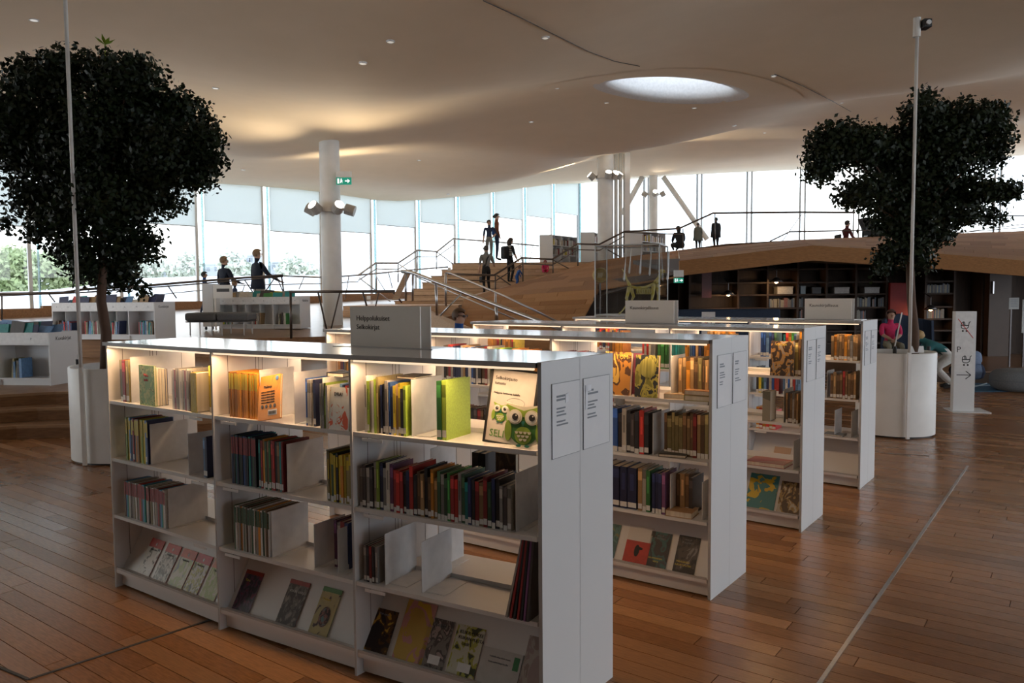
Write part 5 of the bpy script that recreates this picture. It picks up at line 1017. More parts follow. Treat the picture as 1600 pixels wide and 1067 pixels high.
# ============================================================ LOW PICTURE-BOOK CASES ON THE PLATFORMS
def lowcase(FL,FR,depth,h,label,nb,text,tagtxt,zbase,seed,pal):
    """FL, FR front corners on the floor; open shelf in front, bin with upright books on top"""
    u=(FR-FL).normalized(); u.z=0; u.normalize(); n=Vector((-u.y,u.x,0)); wd=(Vector((FR.x,FR.y,0))-Vector((FL.x,FL.y,0))).length; ang=math.atan2(u.y,u.x)
    t=thing('picture_book_case',label,'bookcase',(FL.x,FL.y,zbase),ang)
    m=MB(); m.box(wd-.02,wd,0,depth,0,h); m.build('end_panel',WHITE,t,world=False); m=MB(); m.box(0,.02,0,depth,0,h); m.build('end_panel',WHITE,t,world=False)
    m=MB(); m.box(.02,wd-.02,.0,.018,h-.15,h); m.build('label_rail',mat('label_rail_white',(.80,.80,.80),.4),t,world=False)
    m=MB(); m.box(.02,wd-.02,depth-.018,depth,.1,h); m.box(.02,wd-.02,depth*.5,depth*.5+.01,.1,h-.17); m.build('back_panel',WHITE,t,world=False)
    m=MB(); m.box(.02,wd-.02,.0,depth,.08,.1); m.build('bottom_shelf',WHITE,t,world=False); m=MB(); m.box(.02,wd-.02,.0,depth,h-.17,h-.15); m.build('bin_floor',WHITE,t,world=False)
    m=MB(); m.box(.03,wd-.03,.03,depth-.03,0,.08); m.build('plinth',WHITE,t,world=False)
    for k in range(1,nb):
        x=wd*k/nb; m=MB(); m.box(x-.01,x+.01,.002,depth*.5,.0,h-.15); m.build('divider',WHITE,t,world=False)
        x2=x-wd/nb/2; m=MB(); m.box(x2-.003,x2+.003,.03,depth*.5,.1,h-.17); m.build('thin_divider',WPLATE,t,world=False)
    lettering(text,.075 if len(text)<11 else .06,(wd+.001,.12,h-.11),R(90),t)
    for k,ch in enumerate(tagtxt): lettering(ch,.045,(wd*(k+.5)/len(tagtxt)-.02,-.001,h-.10),0,t,GINK)
    rr=random.Random(seed); k=0; short=label.split(',')[0]
    M=Matrix.Translation((FL.x,FL.y,zbase))@Matrix.Rotation(ang,4,'Z')
    x=.05
    while x<wd-.30: # books standing loosely in the bin, leaning back
        w_=rr.uniform(.16,.26); cn=rr.choice(pal); me=unit_cover(PALN[cn],5); 
        for j in range(rr.randint(1,2)):
            o=bpy.data.objects.new('picture_book',me); link(o); hh=rr.uniform(.23,.30); tilt=R(rr.uniform(12,38)); p=M@Vector((x+rr.uniform(0,.04),.06+j*depth*.4,h-.14)); o.location=p
            o.rotation_euler=(tilt*-1,0,ang); # front cover towards the aisle
            # cover oriented as a board: width along u
            o.rotation_euler=(Matrix.Rotation(ang,4,'Z')@Matrix.Rotation(-tilt,4,'X')@Matrix.Rotation(R(rr.uniform(-5,5)),4,'Y')@Matrix.Rotation(R(90),4,'Z')).to_euler(); o.location=M@Vector((x+w_,.05+j*depth*.4,h-.125)); o.scale=(.010,w_,hh)
            pg=bpy.data.objects.new('page_block',UP); link(pg,o); k+=1
            tag(o,'%s picture book leaning in the bin of the %s'%(cn,SHORT[label]),'book','picture books in the bin of the '+SHORT[label])
        x+=w_*rr.uniform(.35,.7)
    for b_ in range(nb):
        x=wd*b_/nb+.05+rr.uniform(0,.15); xe=x+rr.uniform(.12,.32)
        while x<min(xe,wd*(b_+1)/nb-.05):
            cn=rr.choice(pal+['white','cream','dark red']); tt=rr.uniform(.012,.04); o=bpy.data.objects.new('picture_book',unit_cover(PALN[cn],rr.choice((5,1)))); link(o); o.location=M@Vector((x,.03,.101)); o.rotation_euler=(0,rr.choice((0,0,0,.1)),ang); o.scale=(tt,.2,rr.uniform(.22,.27)); x+=tt+.002
            pg=bpy.data.objects.new('page_block',UP); link(pg,o); tag(o,'%s picture book upright on the lower shelf of the %s'%(cn,SHORT[label]),'book','picture books on the lower shelf of the '+SHORT[label])
    return t,u,n,wd,M
LA='low white picture-book case on the first platform at the left edge'; LB='long low white picture-book case on the upper deck behind the left tree'; LCc='low white book case on the upper deck in front of the two women in navy'
SHORT={LA:'case at the left edge',LB:'case behind the left tree',LCc:'case by the women in navy'}
FRa=atY(80,603,10.5); FRa.z=.45; FLa=Vector((FRa.x-3.1,FRa.y+.42,.45)); 
PALG=['lime green','green','yellow','olive','light blue','navy','teal','charcoal']
ca_=lowcase(FLa,FRa,.62,.72,LA,4,'Kuvakirjat','KLMNOP',.45,31,PALG)
zb2=zfl(15.4); FRb=at(243,531,zb2); FLb=at(66,528,zb2); FLb.y=FRb.y+.35
FLb=Vector((FRb.x-(243-67)/F*15.6,FRb.y+.5,zb2))
cb_=lowcase(FLb,FRb,.62,.72,LB,4,'Kuvakirjat','FGHIJKLMS',zb2,32,['navy','light blue','brown','tan','red','olive','charcoal','teal','cream'])
zb3=zfl(17.6); FRc=atY(470,516,17.5); FRc.z=zb3; FLc=Vector((FRc.x-(470-336)/F*17.7,FRc.y+.3,zb3))
cc_=lowcase(FLc,FRc,.55,.72,LCc,3,'Näkökirjat','ABCDEFGH',zb3,33,['olive','cream','charcoal','teal','tan','yellow','grey','green'])
# tall white trolley case standing at its left end
qa=atY(321,511,17.3); t=thing('white_trolley','tall white cabinet on castors at the left end of the case by the women in navy','cabinet',(qa.x-.05,17.3,zb3)); hh=atY(330,444,17.3).z-zb3
m=MB(); m.box(0,.24,0,.4,.07,hh); m.build('body',WHITE,t,world=False); m=MB(); m.box(-.004,.244,-.004,.404,hh,hh+.012); m.build('top_plate',WHITEGL,t,world=False)
for x in (.03,.18): m=MB(); m.tube([(x,.05,.035),(x+.03,.05,.035)],.035,10); m.build('castor',BLACK,t,world=False)
t=thing('info_board','grey board with a dark slot standing beside the white trolley','sign',(qa.x+.215,17.25,zb3+.0)); m=MB(); m.box(0,.42,0,.03,.70,hh-.02); m.box(.02,.05,0,.03,0,.7); m.build('board',mat('sign_grey_board',(.5,.47,.43)),t,world=False); m=MB(); m.box(.08,.36,-.004,0,hh-.17,hh-.10); m.build('slot',mat('slot_dark',(.08,.08,.08)),t,world=False)
# bench with two dark cushions
FAB=mat('charcoal_wool',(.13,.135,.14),.9,col2=(.10,.105,.11),scale=80,bump=.2)
b0=atY(288,524,15.9); zbn=zfl(15.9); bt=thing('bench','dark grey upholstered bench with two seats on thin steel legs','bench',(b0.x,15.9,zbn)); bw=(388-288)/F*15.9; zs_=atY(330,501,15.9).z-zbn
for k in range(2):
    m=MB(); x0_,x1_=bw*(.5*k)+.005,bw*(.5*k+.5)-.005; m.box(x0_,x1_,0,.62,zs_-.01,zs_+.16); m.build('seat_cushion',FAB,bt,bevel=.05,world=False)
m=MB(); m.box(.02,bw-.02,.03,.59,zs_-.035,zs_-.012); m.build('seat_frame',DSTEEL,bt,world=False)
for x in (.10,bw*.42,bw*.58,bw-.1):
    for y in (.06,.56): m=MB(); m.tube([(x,y,0),(x,y,zs_-.03)],.013,8); m.build('leg',STEEL,bt,world=False)
# ============================================================ RAILINGS
def rail(name_label,segs,posts=(),r=.022,mat_=STEEL,cat='railing',group=None,extra=()):
    """segs: list of polylines [(px,py,Y)...]; posts: (px,ytop,ybot,Y,r)"""
    c=atY(*segs[0][0][:2],segs[0][0][2]); t=thing('handrail',name_label,cat,tuple(c),group=group)
    for k,sg in enumerate(segs):
        rr_=r if k==0 else r*.6; m=MB(); m.tube([atY(*q) for q in sg],rr_,8); m.build('top_rail' if k==0 else 'lower_rail',mat_,t,smooth=True)
    for (px,y0,px1,y1,Y,pr) in posts:
        m=MB(); m.tube([atY(px,y0,Y),atY(px1,y1,Y)],pr,8); m.build('post' if abs(px-px1)<4 else 'brace',mat_ if not extra else extra[0],t,smooth=True)
    return t
RW=mat('dark_bronze_steel',(.11,.085,.07),.35,.6)
rail('dark handrail with splayed legs along the front edge of the upper deck',[[(452,456,15.1),(617,455,15.1)]],[(454,457,455,529,15.1,.026),(497,457,513,526,15.1,.018),(531,457,517,515,15.15,.014),(567,457,573,478,15.2,.018),(592,457,587,478,15.3,.012),(614,456,628,473,15.3,.018)],.028,RW)
# wood end board and ramp handrail
a_,b_=atY(633,424,15.4),atY(612,469,15.2); m=MB(); m.thick([a_,a_+Vector((.12,0,-.02)),b_+Vector((.12,0,0)),b_],(0,.05,0)); tag(m.build('wooden_post',STEPW[0]),'slanted flat wooden post where the stair handrails start','post')
rail('thick bright steel handrail sloping down to the right behind the bookcases',[[(628,424,15.4),(645,426,15.2),(738,462,14.0),(830,497,12.8),(900,524,12.0)]],[(634,428,634,470,15.3,.022),(645,428,645,470,15.2,.022),(681,440,683,493,14.8,.024),(775,480,777,501,13.4,.024),(721,458,688,493,14.0,.016)],.036,STEEL)
rail('thinner steel handrail running parallel behind the thick sloping one',[[(697,426,17.2),(705,427,17.1),(790,463,16.0),(872,503,14.9)],[(652,433,16.6),(740,471,15.6),(815,503,14.7)]],[(696,427,697,478,17.2,.024),(774,456,775,502,16.2,.022)],.022,STEEL)
rail('stepped steel handrail climbing beside the left glass wall to the top deck',[[(560,430,24),(587,411,25),(622,411,26),(652,391,27),(683,393,28),(708,373,29.5),(765,377,31),(842,384,32)],[(560,438,24),(588,420,25),(622,421,26),(652,401,27),(683,401,28),(711,381,29.5)],[(561,434,24),(610,471,24.5)],[(622,412,26),(652,432,26.3)],[(683,394,28),(709,413,29.5)]],[(588,411,588,453,25,.022),(622,413,622,441,26,.022),(652,391,652,425,27,.022),(682,394,682,421,28,.022),(710,375,710,411,29.5,.022),(588,432,601,453,25,.012),(750,378,766,412,31,.014),(809,381,815,407,32,.014),(833,384,827,409,32,.014)],.030,STEEL)
rail('steel handrail dividing the seating steps and climbing over the oak slope',[[(700,428,25.2),(772,430,25.4),(815,403,26.8),(863,405,27.8),(902,381,28.8),(936,382,28.9),(975,362,28.6),(1061,357,28.3),(1114,333,28.1),(1250,331.5,28),(1336,332,27.8)],[(700,437,25.2),(774,439,25.4),(816,412,26.8),(863,414,27.8),(903,390,28.8),(937,391,28.9),(975,369,28.6)],[(776,430,25.4),(800,447,25.6)],[(864,406,27.8),(895,423,28.2)],[(937,383,28.9),(970,402,28.8)],[(975,363,28.6),(1066,366,28.4)]],[(696,426,696,478,25.2,.024),(774,430,774,463,25.4,.024),(817,404,817,445,26.8,.024),(864,406,864,433,27.8,.024),(903,383,903,422,28.8,.024),(975,364,975,395,28.6,.02),(1067,357,1067,392,28.3,.02),(1117,334,1117,384,28.1,.02)],.034,RW)
rail('low dark handrail on the hill crest behind the reading person',[[(1203,377,27.9),(1234,362,28),(1345,360,27.8),(1400,359,27.7)]],[(1253,334,1223,376,27.9,.012),(1203,338,1222,376,27.9,.008)],.024,RW)
rail('stepped thin handrail on the hill crest behind the right tree',[[(1460,362,27.5),(1505,350,27.4),(1575,337,27.3),(1640,337,27.2)],[(1470,368,27.5),(1540,358,27.4),(1640,345,27.2)],[(1490,364,27.4),(1640,352,27.2)]],[(1552,310,1552,372,27.3,.015),(1505,350,1505,366,27.4,.012)],.022,RW)
rail('double dark handrail rising along the ramp from the left edge to the women in navy',[[(-60,460,16.2),(0,459,16.2),(100,457,16.1),(130,452,16.2),(210,448,16.8),(290,441,17.6),(380,434,18.2),(442,430,18.6)],[(-60,463,16.2),(0,462,16.2),(130,457,16.2),(290,445,17.6),(385,437,18.2),(442,432,18.6)]],[(3,461,3,500,16.2,.016),(76,459,86,472,16.2,.014),(220,449,229,463,17,.014),(262,446,276,466,17.4,.014),(382,437,398,461,18.2,.014),(430,433,412,459,18.5,.014),(440,432,444,461,18.6,.018),(432,432,445,462,18.6,.012)],.026,RW)
rail('thin rail along the left glass wall between the tall column and the women',[[(442,431,19.5),(505,433.5,19.5),(560,430,20.5),(640,422,21.5),(700,417,22)],[(360,446,19.4),(505,443,19.5),(560,440,20.5)],[(220,463,19),(300,455,19.2),(330,452,19.3)]],[(475,433,467,452,19.5,.012),(382,446,377,462,19.4,.012),(545,432,539,468,20,.012),(607,426,613,450,21,.012)],.02,STEEL)
# the pale oak stringer below the sloping handrail
m=MB(); m.thick([atY(660,480,15.6),atY(735,512,14.3),atY(760,540,14.0),atY(660,540,15.6)],(0,.06,0)); tag(m.build('stair_stringer',STEPW[2]),kind='structure')
m=MB(); m.thick([atY(600,480,15.9),atY(660,480,15.8),atY(700,500,15.6),atY(700,545,15.6),atY(600,545,15.9)],(0,.06,0)); tag(m.build('stair_side_panel',mat('dark_oak_side',(.12,.06,.03),.6)),kind='structure')
# ============================================================ BOOKCASES ON THE TOP DECK
def topcase(x0,xm,x1,yt,Y,label,seed,zb,mid=True):
    a_=atY(x0,yt,Y); m_=atY(xm,yt,Y); b_=atY(x1,yt+4,Y+1.6); t=thing('bookcase',label,'bookcase',(a_.x,Y,zb)); z=a_.z
    # side panel facing us from a to m, open front from m to b
    m=MB(); m.box(a_.x,m_.x,Y,Y+.02,zb,z); m.build('end_panel',WHITE,t); u=(b_-m_); u.z=0; L=u.length; u.normalize(); n=Vector((-u.y,u.x,0))*.33
    def q(o0,o1,z0,z1,nm):
        m=MB(); P=[m_+u*o0,m_+u*o1,m_+u*o1+n,m_+u*o0+n]; m.hexa([Vector((p.x,p.y,z0)) for p in P]+[Vector((p.x,p.y,z1)) for p in P]); return m.build(nm,WHITE,t)
    q(0,L,z-.03,z,'top_panel'); q(0,L,z-.42,z-.40,'shelf_board'); q(0,L,z-.80,z-.78,'shelf_board'); q(L-.02,L,zb,z,'end_panel')
    for k in range(1,3): q(L*k/3-.01,L*k/3+.01,zb,z,'upright')
    m=MB(); P=[m_+n*.9,m_+u*L+n*.9]; m.quad((P[0].x,P[0].y,zb),(P[1].x,P[1].y,zb),(P[1].x,P[1].y,z),(P[0].x,P[0].y,z)); m.build('back_panel',WHITE,t)
    rr=random.Random(seed)
    for lv in (0,1):
        x=.05
        while x<L*.9:
            tt=rr.uniform(.025,.05); cn=rr.choice(['cream','tan','dark red','grey','charcoal','white','brown','yellow']); o=bpy.data.objects.new('book',unit_cover(PALN[cn],5)); link(o); p=m_+u*x+n*.1; o.location=(p.x,p.y,z-.40-lv*.38); o.rotation_euler=(0,0,math.atan2(u.y,u.x)); o.scale=(tt,.18,rr.uniform(.2,.28)); x+=tt*rr.choice((1.05,1.05,1.1,2.5))
            tag(o,'%s book on a white bookcase up on the top deck'%cn,'book','books up on the top deck')
    return t
topcase(843,864,902,367,31.5,'left white bookcase on the top deck beside the striped-shirt woman',1,2.7)
topcase(907,929,945,363,32,'middle white bookcase on the top deck, beside the column with pipes',2,2.7)
topcase(979,1004,1040,361,31.2,'right white bookcase on the top deck behind the glass display case',3,2.9)
# ============================================================ GLASS DISPLAY CASE WITH SKELETON MODEL
Yc=12.2; g0=atY(930,492,Yc); g1=atY(1030,494,Yc-.35); ug=(g1-g0); ug.z=0; Lg=ug.length; ug.normalize(); ng=Vector((-ug.y,ug.x,0)); zg=g0.z; ztg=atY(930,384,Yc).z; dg=.78
gc=thing('glass_display_case','tall glass display case on a white plinth','display case',(g0.x,g0.y,0))
def gb(a0,a1,b0,b1,z0,z1,nm,mt):
    m=MB(); P=[g0+ug*a0+ng*b0,g0+ug*a1+ng*b0,g0+ug*a1+ng*b1,g0+ug*a0+ng*b1]; m.hexa([Vector((p.x,p.y,z0)) for p in P]+[Vector((p.x,p.y,z1)) for p in P]); return m.build(nm,mt,gc)
gb(-.01,Lg+.01,-.01,dg+.01,0,zg,'plinth',WHITE)
CG=glassmat('case_glass',(.84,.85,.85),.16); ED=mat('polished_glass_edge',(.55,.58,.58),.2)
def pane_(a,b,nm='pane'):
    m=MB(); m.quad((a.x,a.y,zg),(b.x,b.y,zg),(b.x,b.y,ztg),(a.x,a.y,ztg)); m.build(nm,CG,gc)
c0,c1,c2,c3=g0,g0+ug*Lg,g0+ug*Lg+ng*dg,g0+ng*dg
for a_,b_ in ((c0,c1),(c1,c2),(c2,c3),(c3,c0)): pane_(a_,b_)
m=MB(); m.poly([Vector((p.x,p.y,ztg)) for p in (c0,c1,c2,c3)]); m.build('pane',CG,gc)
for p in (c0,c1,c2,c3): m=MB(); m.tube([(p.x,p.y,zg),(p.x,p.y,ztg)],.010,6); m.build('edge_strip',ED,gc)
for a_,b_ in ((c0,c1),(c1,c2),(c2,c3),(c3,c0)): m=MB(); m.tube([(a_.x,a_.y,ztg),(b_.x,b_.y,ztg)],.010,6); m.build('edge_strip',ED,gc)
# animal skeleton model (standing on four legs, ribs, tail) in yellow
SK=mat('yellow_bone_model',(.55,.45,.06),.5,col2=(.62,.56,.30),scale=12)
ctr=(c0+c2)/2; YS=ctr.y
def S(px,py,dy=0): return atY(px,py,YS+dy)
m=MB(); m.tube([S(984,447),S(995,450),S(1008,449),S(1020,444),S(1026,441)],[.020,.024,.024,.024,.02],8)
sk=thing('skeleton_model','yellow model of a standing four-legged animal skeleton inside the glass case','model',(ctr.x,ctr.y,zg))
m.build('spine',SK,sk,smooth=True)
for (pts,dy) in (([(983,450),(979,466),(981,474),(972,486),(967,491)],-.14),([(986,450),(990,463),(986,472),(993,480),(992,491)],.14),([(1021,445),(1020,460),(1018,470),(1019,482),(1022,491)],-.12),([(1026,445),(1029,462),(1027,472),(1029,482),(1033,491)],.12)):
    P=[S(x,y,dy*(0 if k==0 else 1)) for k,(x,y) in enumerate(pts)]; P[-1].z=max(P[-1].z,zg+.01); m=MB(); m.tube(P,[.034,.024,.014,.011,.016],8); m.build('leg',SK,sk,smooth=True)
m=MB(); m.tube([S(984,446),S(979,436),S(977,428),S(972,420)],[.03,.014,.01,.006],6); m.build('tail',SK,sk)
m=MB(); m.tube([S(1024,442),S(1030,434),S(1032,426)],[.04,.03,.025],8); m.build('neck',SK,sk); m=MB(); q=S(1034,424); m.ell(q,(.06,.04,.035),10,6); m.build('skull',SK,sk,smooth=True)
for k in range(9):
    x=1012-k*2.6+4; m=MB(); pc=S(x,453); n_=10; m.tube([pc+Vector((0,.06*math.cos(2*math.pi*j/n_),.045*math.sin(2*math.pi*j/n_)-.02)) for j in range(n_+1)],.008,5); m.build('rib',SK,sk)
# flasks hanging in the case
for i,(px,y0,y1) in enumerate([(978,400,436),(986,395,425),(1003,383,426),(1018,386,428),(1046,388,436)]):
    a_,b_=S(px,y0,-.05+.05*(i%2)),S(px-3,y1,-.05+.05*(i%2)); z0=ztg-.01; m=MB(); m.tube([Vector((a_.x,a_.y,z0)),a_],.003,5); m.tube([a_,(a_+b_)/2,b_-Vector((0,0,0)),b_-Vector((0,0,.03))],[.004,.009,.018,.004],10)
    tag(m.build('glass_flask',mat('clear_flask',(.75,.77,.78),.08,spec=.9)),'slender clear glass drop hanging in the display case, %s from the left'%ORD[i],'glass drop','glass drops hanging in the display case')
# round gold sign behind the case
q=atY(938,430,13.6); t=thing('round_sign','round gold-framed sign on a stand, seen beside the left edge of the glass case','sign',(q.x,q.y,0)); s_=F/13.6
m=MB(); m.tube([q+Vector((0,.0,0)),q+Vector((0,.03,0))],11/s_,32); m.build('disc',mat('brass_disc',(.42,.28,.08),.4,.4),t,smooth=False); m=MB(); pts=[q+Vector((11/s_*math.cos(2*math.pi*k/32),-.005,11/s_*math.sin(2*math.pi*k/32))) for k in range(33)]; m.tube(pts,.012,6); m.build('ring',mat('bright_brass',(.62,.48,.22),.3,.7),t)
m=MB(); m.thick([q+Vector((-.05,-.006,-.045)),q+Vector((.03,-.006,-.045)),q+Vector((.05,-.006,.045)),q+Vector((-.05,-.006,.045))],(0,.003,0)); m.build('label',mat('cream_label',(.6,.5,.3)),t); m=MB(); m.tube([(q.x,q.y+.04,0),(q.x,q.y+.04,q.z)],.015,8); m.build('stand',DSTEEL,t)
# ============================================================ CART SIGN PILLARS
def cart(par,x,z,s,y=-.0012,mt=INK):
    m=MB(); w_=.0045*s/.1
    def st(a,b): 
        a=Vector((x+a[0]*s,y,z+a[1]*s)); b=Vector((x+b[0]*s,y,z+b[1]*s)); d=(b-a).normalized(); n_=Vector((-d.z,0,d.x))*w_; m.thick([a-n_,b-n_,b+n_,a+n_],(0,.001,0))
    P=[(-.40,.10),(-.36,-.18),(-.18,-.30),(.18,-.30),(.38,-.10),(.45,.45),(.60,.55)]
    for a,b in zip(P[:-1],P[1:]): st(a,b)
    st((-.40,.10),(.40,.10)); arc=[(-.40,.10),(-.36,.38),(-.18,.52),(-.05,.50),(.02,.10)]
    for a,b in zip(arc[:-1],arc[1:]): st(a,b)
    st((-.18,.52),(-.10,.10))
    for cx in (-.2,.2): m.thick([Vector((x+(cx+.11*math.cos(2*math.pi*k/14))*s,y,z+(-.55+.11*math.sin(2*math.pi*k/14))*s)) for k in range(14)],(0,.001,0))
    m.build('pram_symbol',mt,par,world=False)
def totem(px,pyb,pyt,wpx,label,full=True,rz=R(-12)):
    p=at(px,pyb,0) if full else None
    if not full: p=atY(px,470,11.8); p.z=0
    s_=F/p.y; w_=wpx/s_; h=(CZ-(pyt-452)/s_)
    t=thing('sign_pillar',label,'sign',(p.x,p.y,0),rz); m=MB(); m.box(0,w_,0,.12,.012,h); m.build('pillar',WHITE,t,world=False); m=MB(); m.box(-.03,w_+.18,-.10,.32,0,.012); m.build('foot_plate',WHITE,t,world=False)
    m=MB(); m.box(.003,w_-.03,-.001,0,h*.40,h-.02); m.build('sign_sheet',mat('sign_sheet_white',(.74,.73,.72),.4),t,world=False)
    cart(t,w_*.45,h-.20,.115); m=MB(); 
    a,b=Vector((w_*.12,-.0035,h-.10)),Vector((w_*.86,-.0035,h-.36)); d=(b-a).normalized(); n_=Vector((-d.z,0,d.x))*.0045; m.thick([a-n_,b-n_,b+n_,a+n_],(0,.001,0)); m.build('red_slash',REDINK,t,world=False)
    lettering('P',.11,(w_*.08,-.0015,h-.55),0,t); cart(t,w_*.55,h-.66,.115)
    m=MB()
    def st(a,b): 
        a=Vector((a[0],-.0015,a[1])); b=Vector((b[0],-.0015,b[1])); d=(b-a).normalized(); n_=Vector((-d.z,0,d.x))*.005; m.thick([a-n_,b-n_,b+n_,a+n_],(0,.001,0))
    z_=h-.86; st((w_*.12,z_),(w_*.80,z_-.0)); st((w_*.55,z_+.055),(w_*.80,z_)); st((w_*.55,z_-.055),(w_*.80,z_)); m.build('arrow',INK,t,world=False); return t
totem(1489,643,486,30,'white pillar sign with crossed-out pram, P and arrow, right of the planter')
totem(1097,560,484,20,'distant white pillar sign with pram symbol, seen above the rear bookcases',full=False)
# ============================================================ CAVE FURNITURE
NAVY=mat('navy_wool',(.012,.022,.045),.85,col2=(.016,.03,.06),scale=60); GREYW=mat('grey_felt',(.17,.18,.19),.9,col2=(.13,.14,.15),scale=60)
so=atY(1079,500,14.2); t=thing('high_back_sofa','long dark navy high-backed sofa in front of the cave','sofa',(so.x,15.2,0)); ws=(1245-1079)/F*14.6; hs=atY(1150,483,15.0).z
m=MB(); m.box(0,ws,0,.12,.08,hs); m.build('backrest',NAVY,t,world=False,bevel=.04); m=MB(); m.box(0,ws,.12,.75,.15,.42); m.build('seat',NAVY,t,world=False,bevel=.05); m=MB(); m.box(.05,ws-.05,.1,.7,0,.15); m.build('plinth',BLACK,t,world=False)
# wing armchair
wc=atY(1421,540,14.0); t=thing('wing_armchair','tall rounded navy wing armchair behind the right tree','armchair',(wc.x,14.0,0)); s_=F/14.0
m=MB(); n_=18; pr=[]
for k in range(n_+1):
    an=math.pi*(.05+.9*k/n_); pr.append((.46*math.cos(an),.38*math.sin(an)))
for k in range(n_):
    (xa,ya),(xb,yb)=pr[k],pr[k+1]; fa,fb=[1-.10*abs(x)/.46 for x in (xa,xb)]
    ho=1.22
    m.hexa([(xb,yb,.1),(xa,ya,.1),(xa*1.14,ya*1.14,.1),(xb*1.14,yb*1.14,.1),(xb*.92,yb,ho*fb),(xa*.92,ya,ho*fa),(xa*1.02,ya*1.14,ho*fa),(xb*1.02,yb*1.14,ho*fb)])
m.build('shell',NAVY,t,world=False,smooth=False,recalc=True); m=MB(); m.lathe([(.001,.12),(.42,.12),(.44,.2),(.44,.38),(.40,.43),(.001,.44)],(0,-.02,0),24,0,1,.85); m.build('seat',NAVY,t,world=False,smooth=True)
m=MB(); m.lathe([(.25,0),(.25,.03),(.04,.05),(.04,.12)],(0,0,0),20); m.build('swivel_foot',DSTEEL,t,world=False)
def pouf(px,py,Y,rx,ry,h,label,mt,fl=2.6):
    c=atY(px,py,Y); t=thing('pouf',label,'pouf',(c.x,Y,0)); m=MB(); prof=[(.001,0)]
    for k in range(13): an=-math.pi/2+math.pi*k/12; prof.append((max(.002,math.copysign(abs(math.cos(an))**(1/fl),1)),h/2+h/2*math.copysign(abs(math.sin(an))**(2/fl),math.sin(an))))
    m.lathe(prof,(0,0,0),32,0,rx,ry); m.build('cushion',mt,t,world=False,smooth=True); m=MB(); m.lathe([(rx*.99,h*.5-.004),(rx*1.005,h*.5),(rx*.99,h*.5+.004)],(0,0,0),32,0,1,ry/rx); m.build('piping',NAVY,t,world=False); return t
pouf(1592,584,12.6,.43,.38,.36,'dark grey round pouf on the floor at the right edge',GREYW)
rg=atY(1522,600,13); cps=[at(x,y,0) for x,y in ((1500,612),(1585,612),(1545,600),(1490,598))]
m=MB(); m.thick([p+Vector((0,0,.012)) for p in cps],(0,0,-.011)); ru=m.build('rug',mat('blue_rug',(.03,.10,.20),.95,col2=(.04,.13,.22),scale=90,bump=.3)); tag(ru,'flat blue rug with pale triangle lines under the sitting person','rug')
m=MB(); m.tube([cps[0].lerp(cps[3],.5)+Vector((0,0,.014)),cps[2].lerp(cps[1],.3)+Vector((0,0,.014))],.012,5); m.tube([cps[0]+Vector((.05,.03,.014)),cps[2]+Vector((-.05,-.02,.014))],.012,5); m.build('pale_line',mat('rug_pale',(.35,.45,.52),.9),ru)
for i,(x0_,y0_,x1_,y1_,lab) in enumerate([(1577,465,1592,483,'white notice sheet pinned at the far right of the cave'),(1598,468,1612,520,'tall white notice cut off by the right edge of the picture')]):
    a_=atY(x0_,y0_,16.5); b_=atY(x1_,y1_,16.5); t=thing('notice_board',lab,'notice',((a_.x+b_.x)/2,16.5,b_.z)); m=MB(); m.box(a_.x,b_.x,16.5,16.51,b_.z,a_.z); m.build('sheet',mat('dim_paper',(.5,.5,.48),.6),t); m=MB()
    for k in range(5): z=a_.z-.05-k*.035; m.box(a_.x+.03,b_.x-.03,16.497,16.5,z,z+.008)
    m.build('print_lines',GINK,t); m=MB(); m.box(a_.x+.05,a_.x+.08,16.52,16.55,0,a_.z); m.build('stand',DSTEEL,t)
q=atY(1104,441,14.4); 
m=MB(); c_=atY(1104,445,19.3); m.box(c_.x-.12,c_.x+.12,19.28,19.3,c_.z-.32,c_.z+.32); o=m.build('notice_plate',colmat((.12,.02,.02))); tag(o,'narrow dark red notice beside the dark cave entrance','notice')
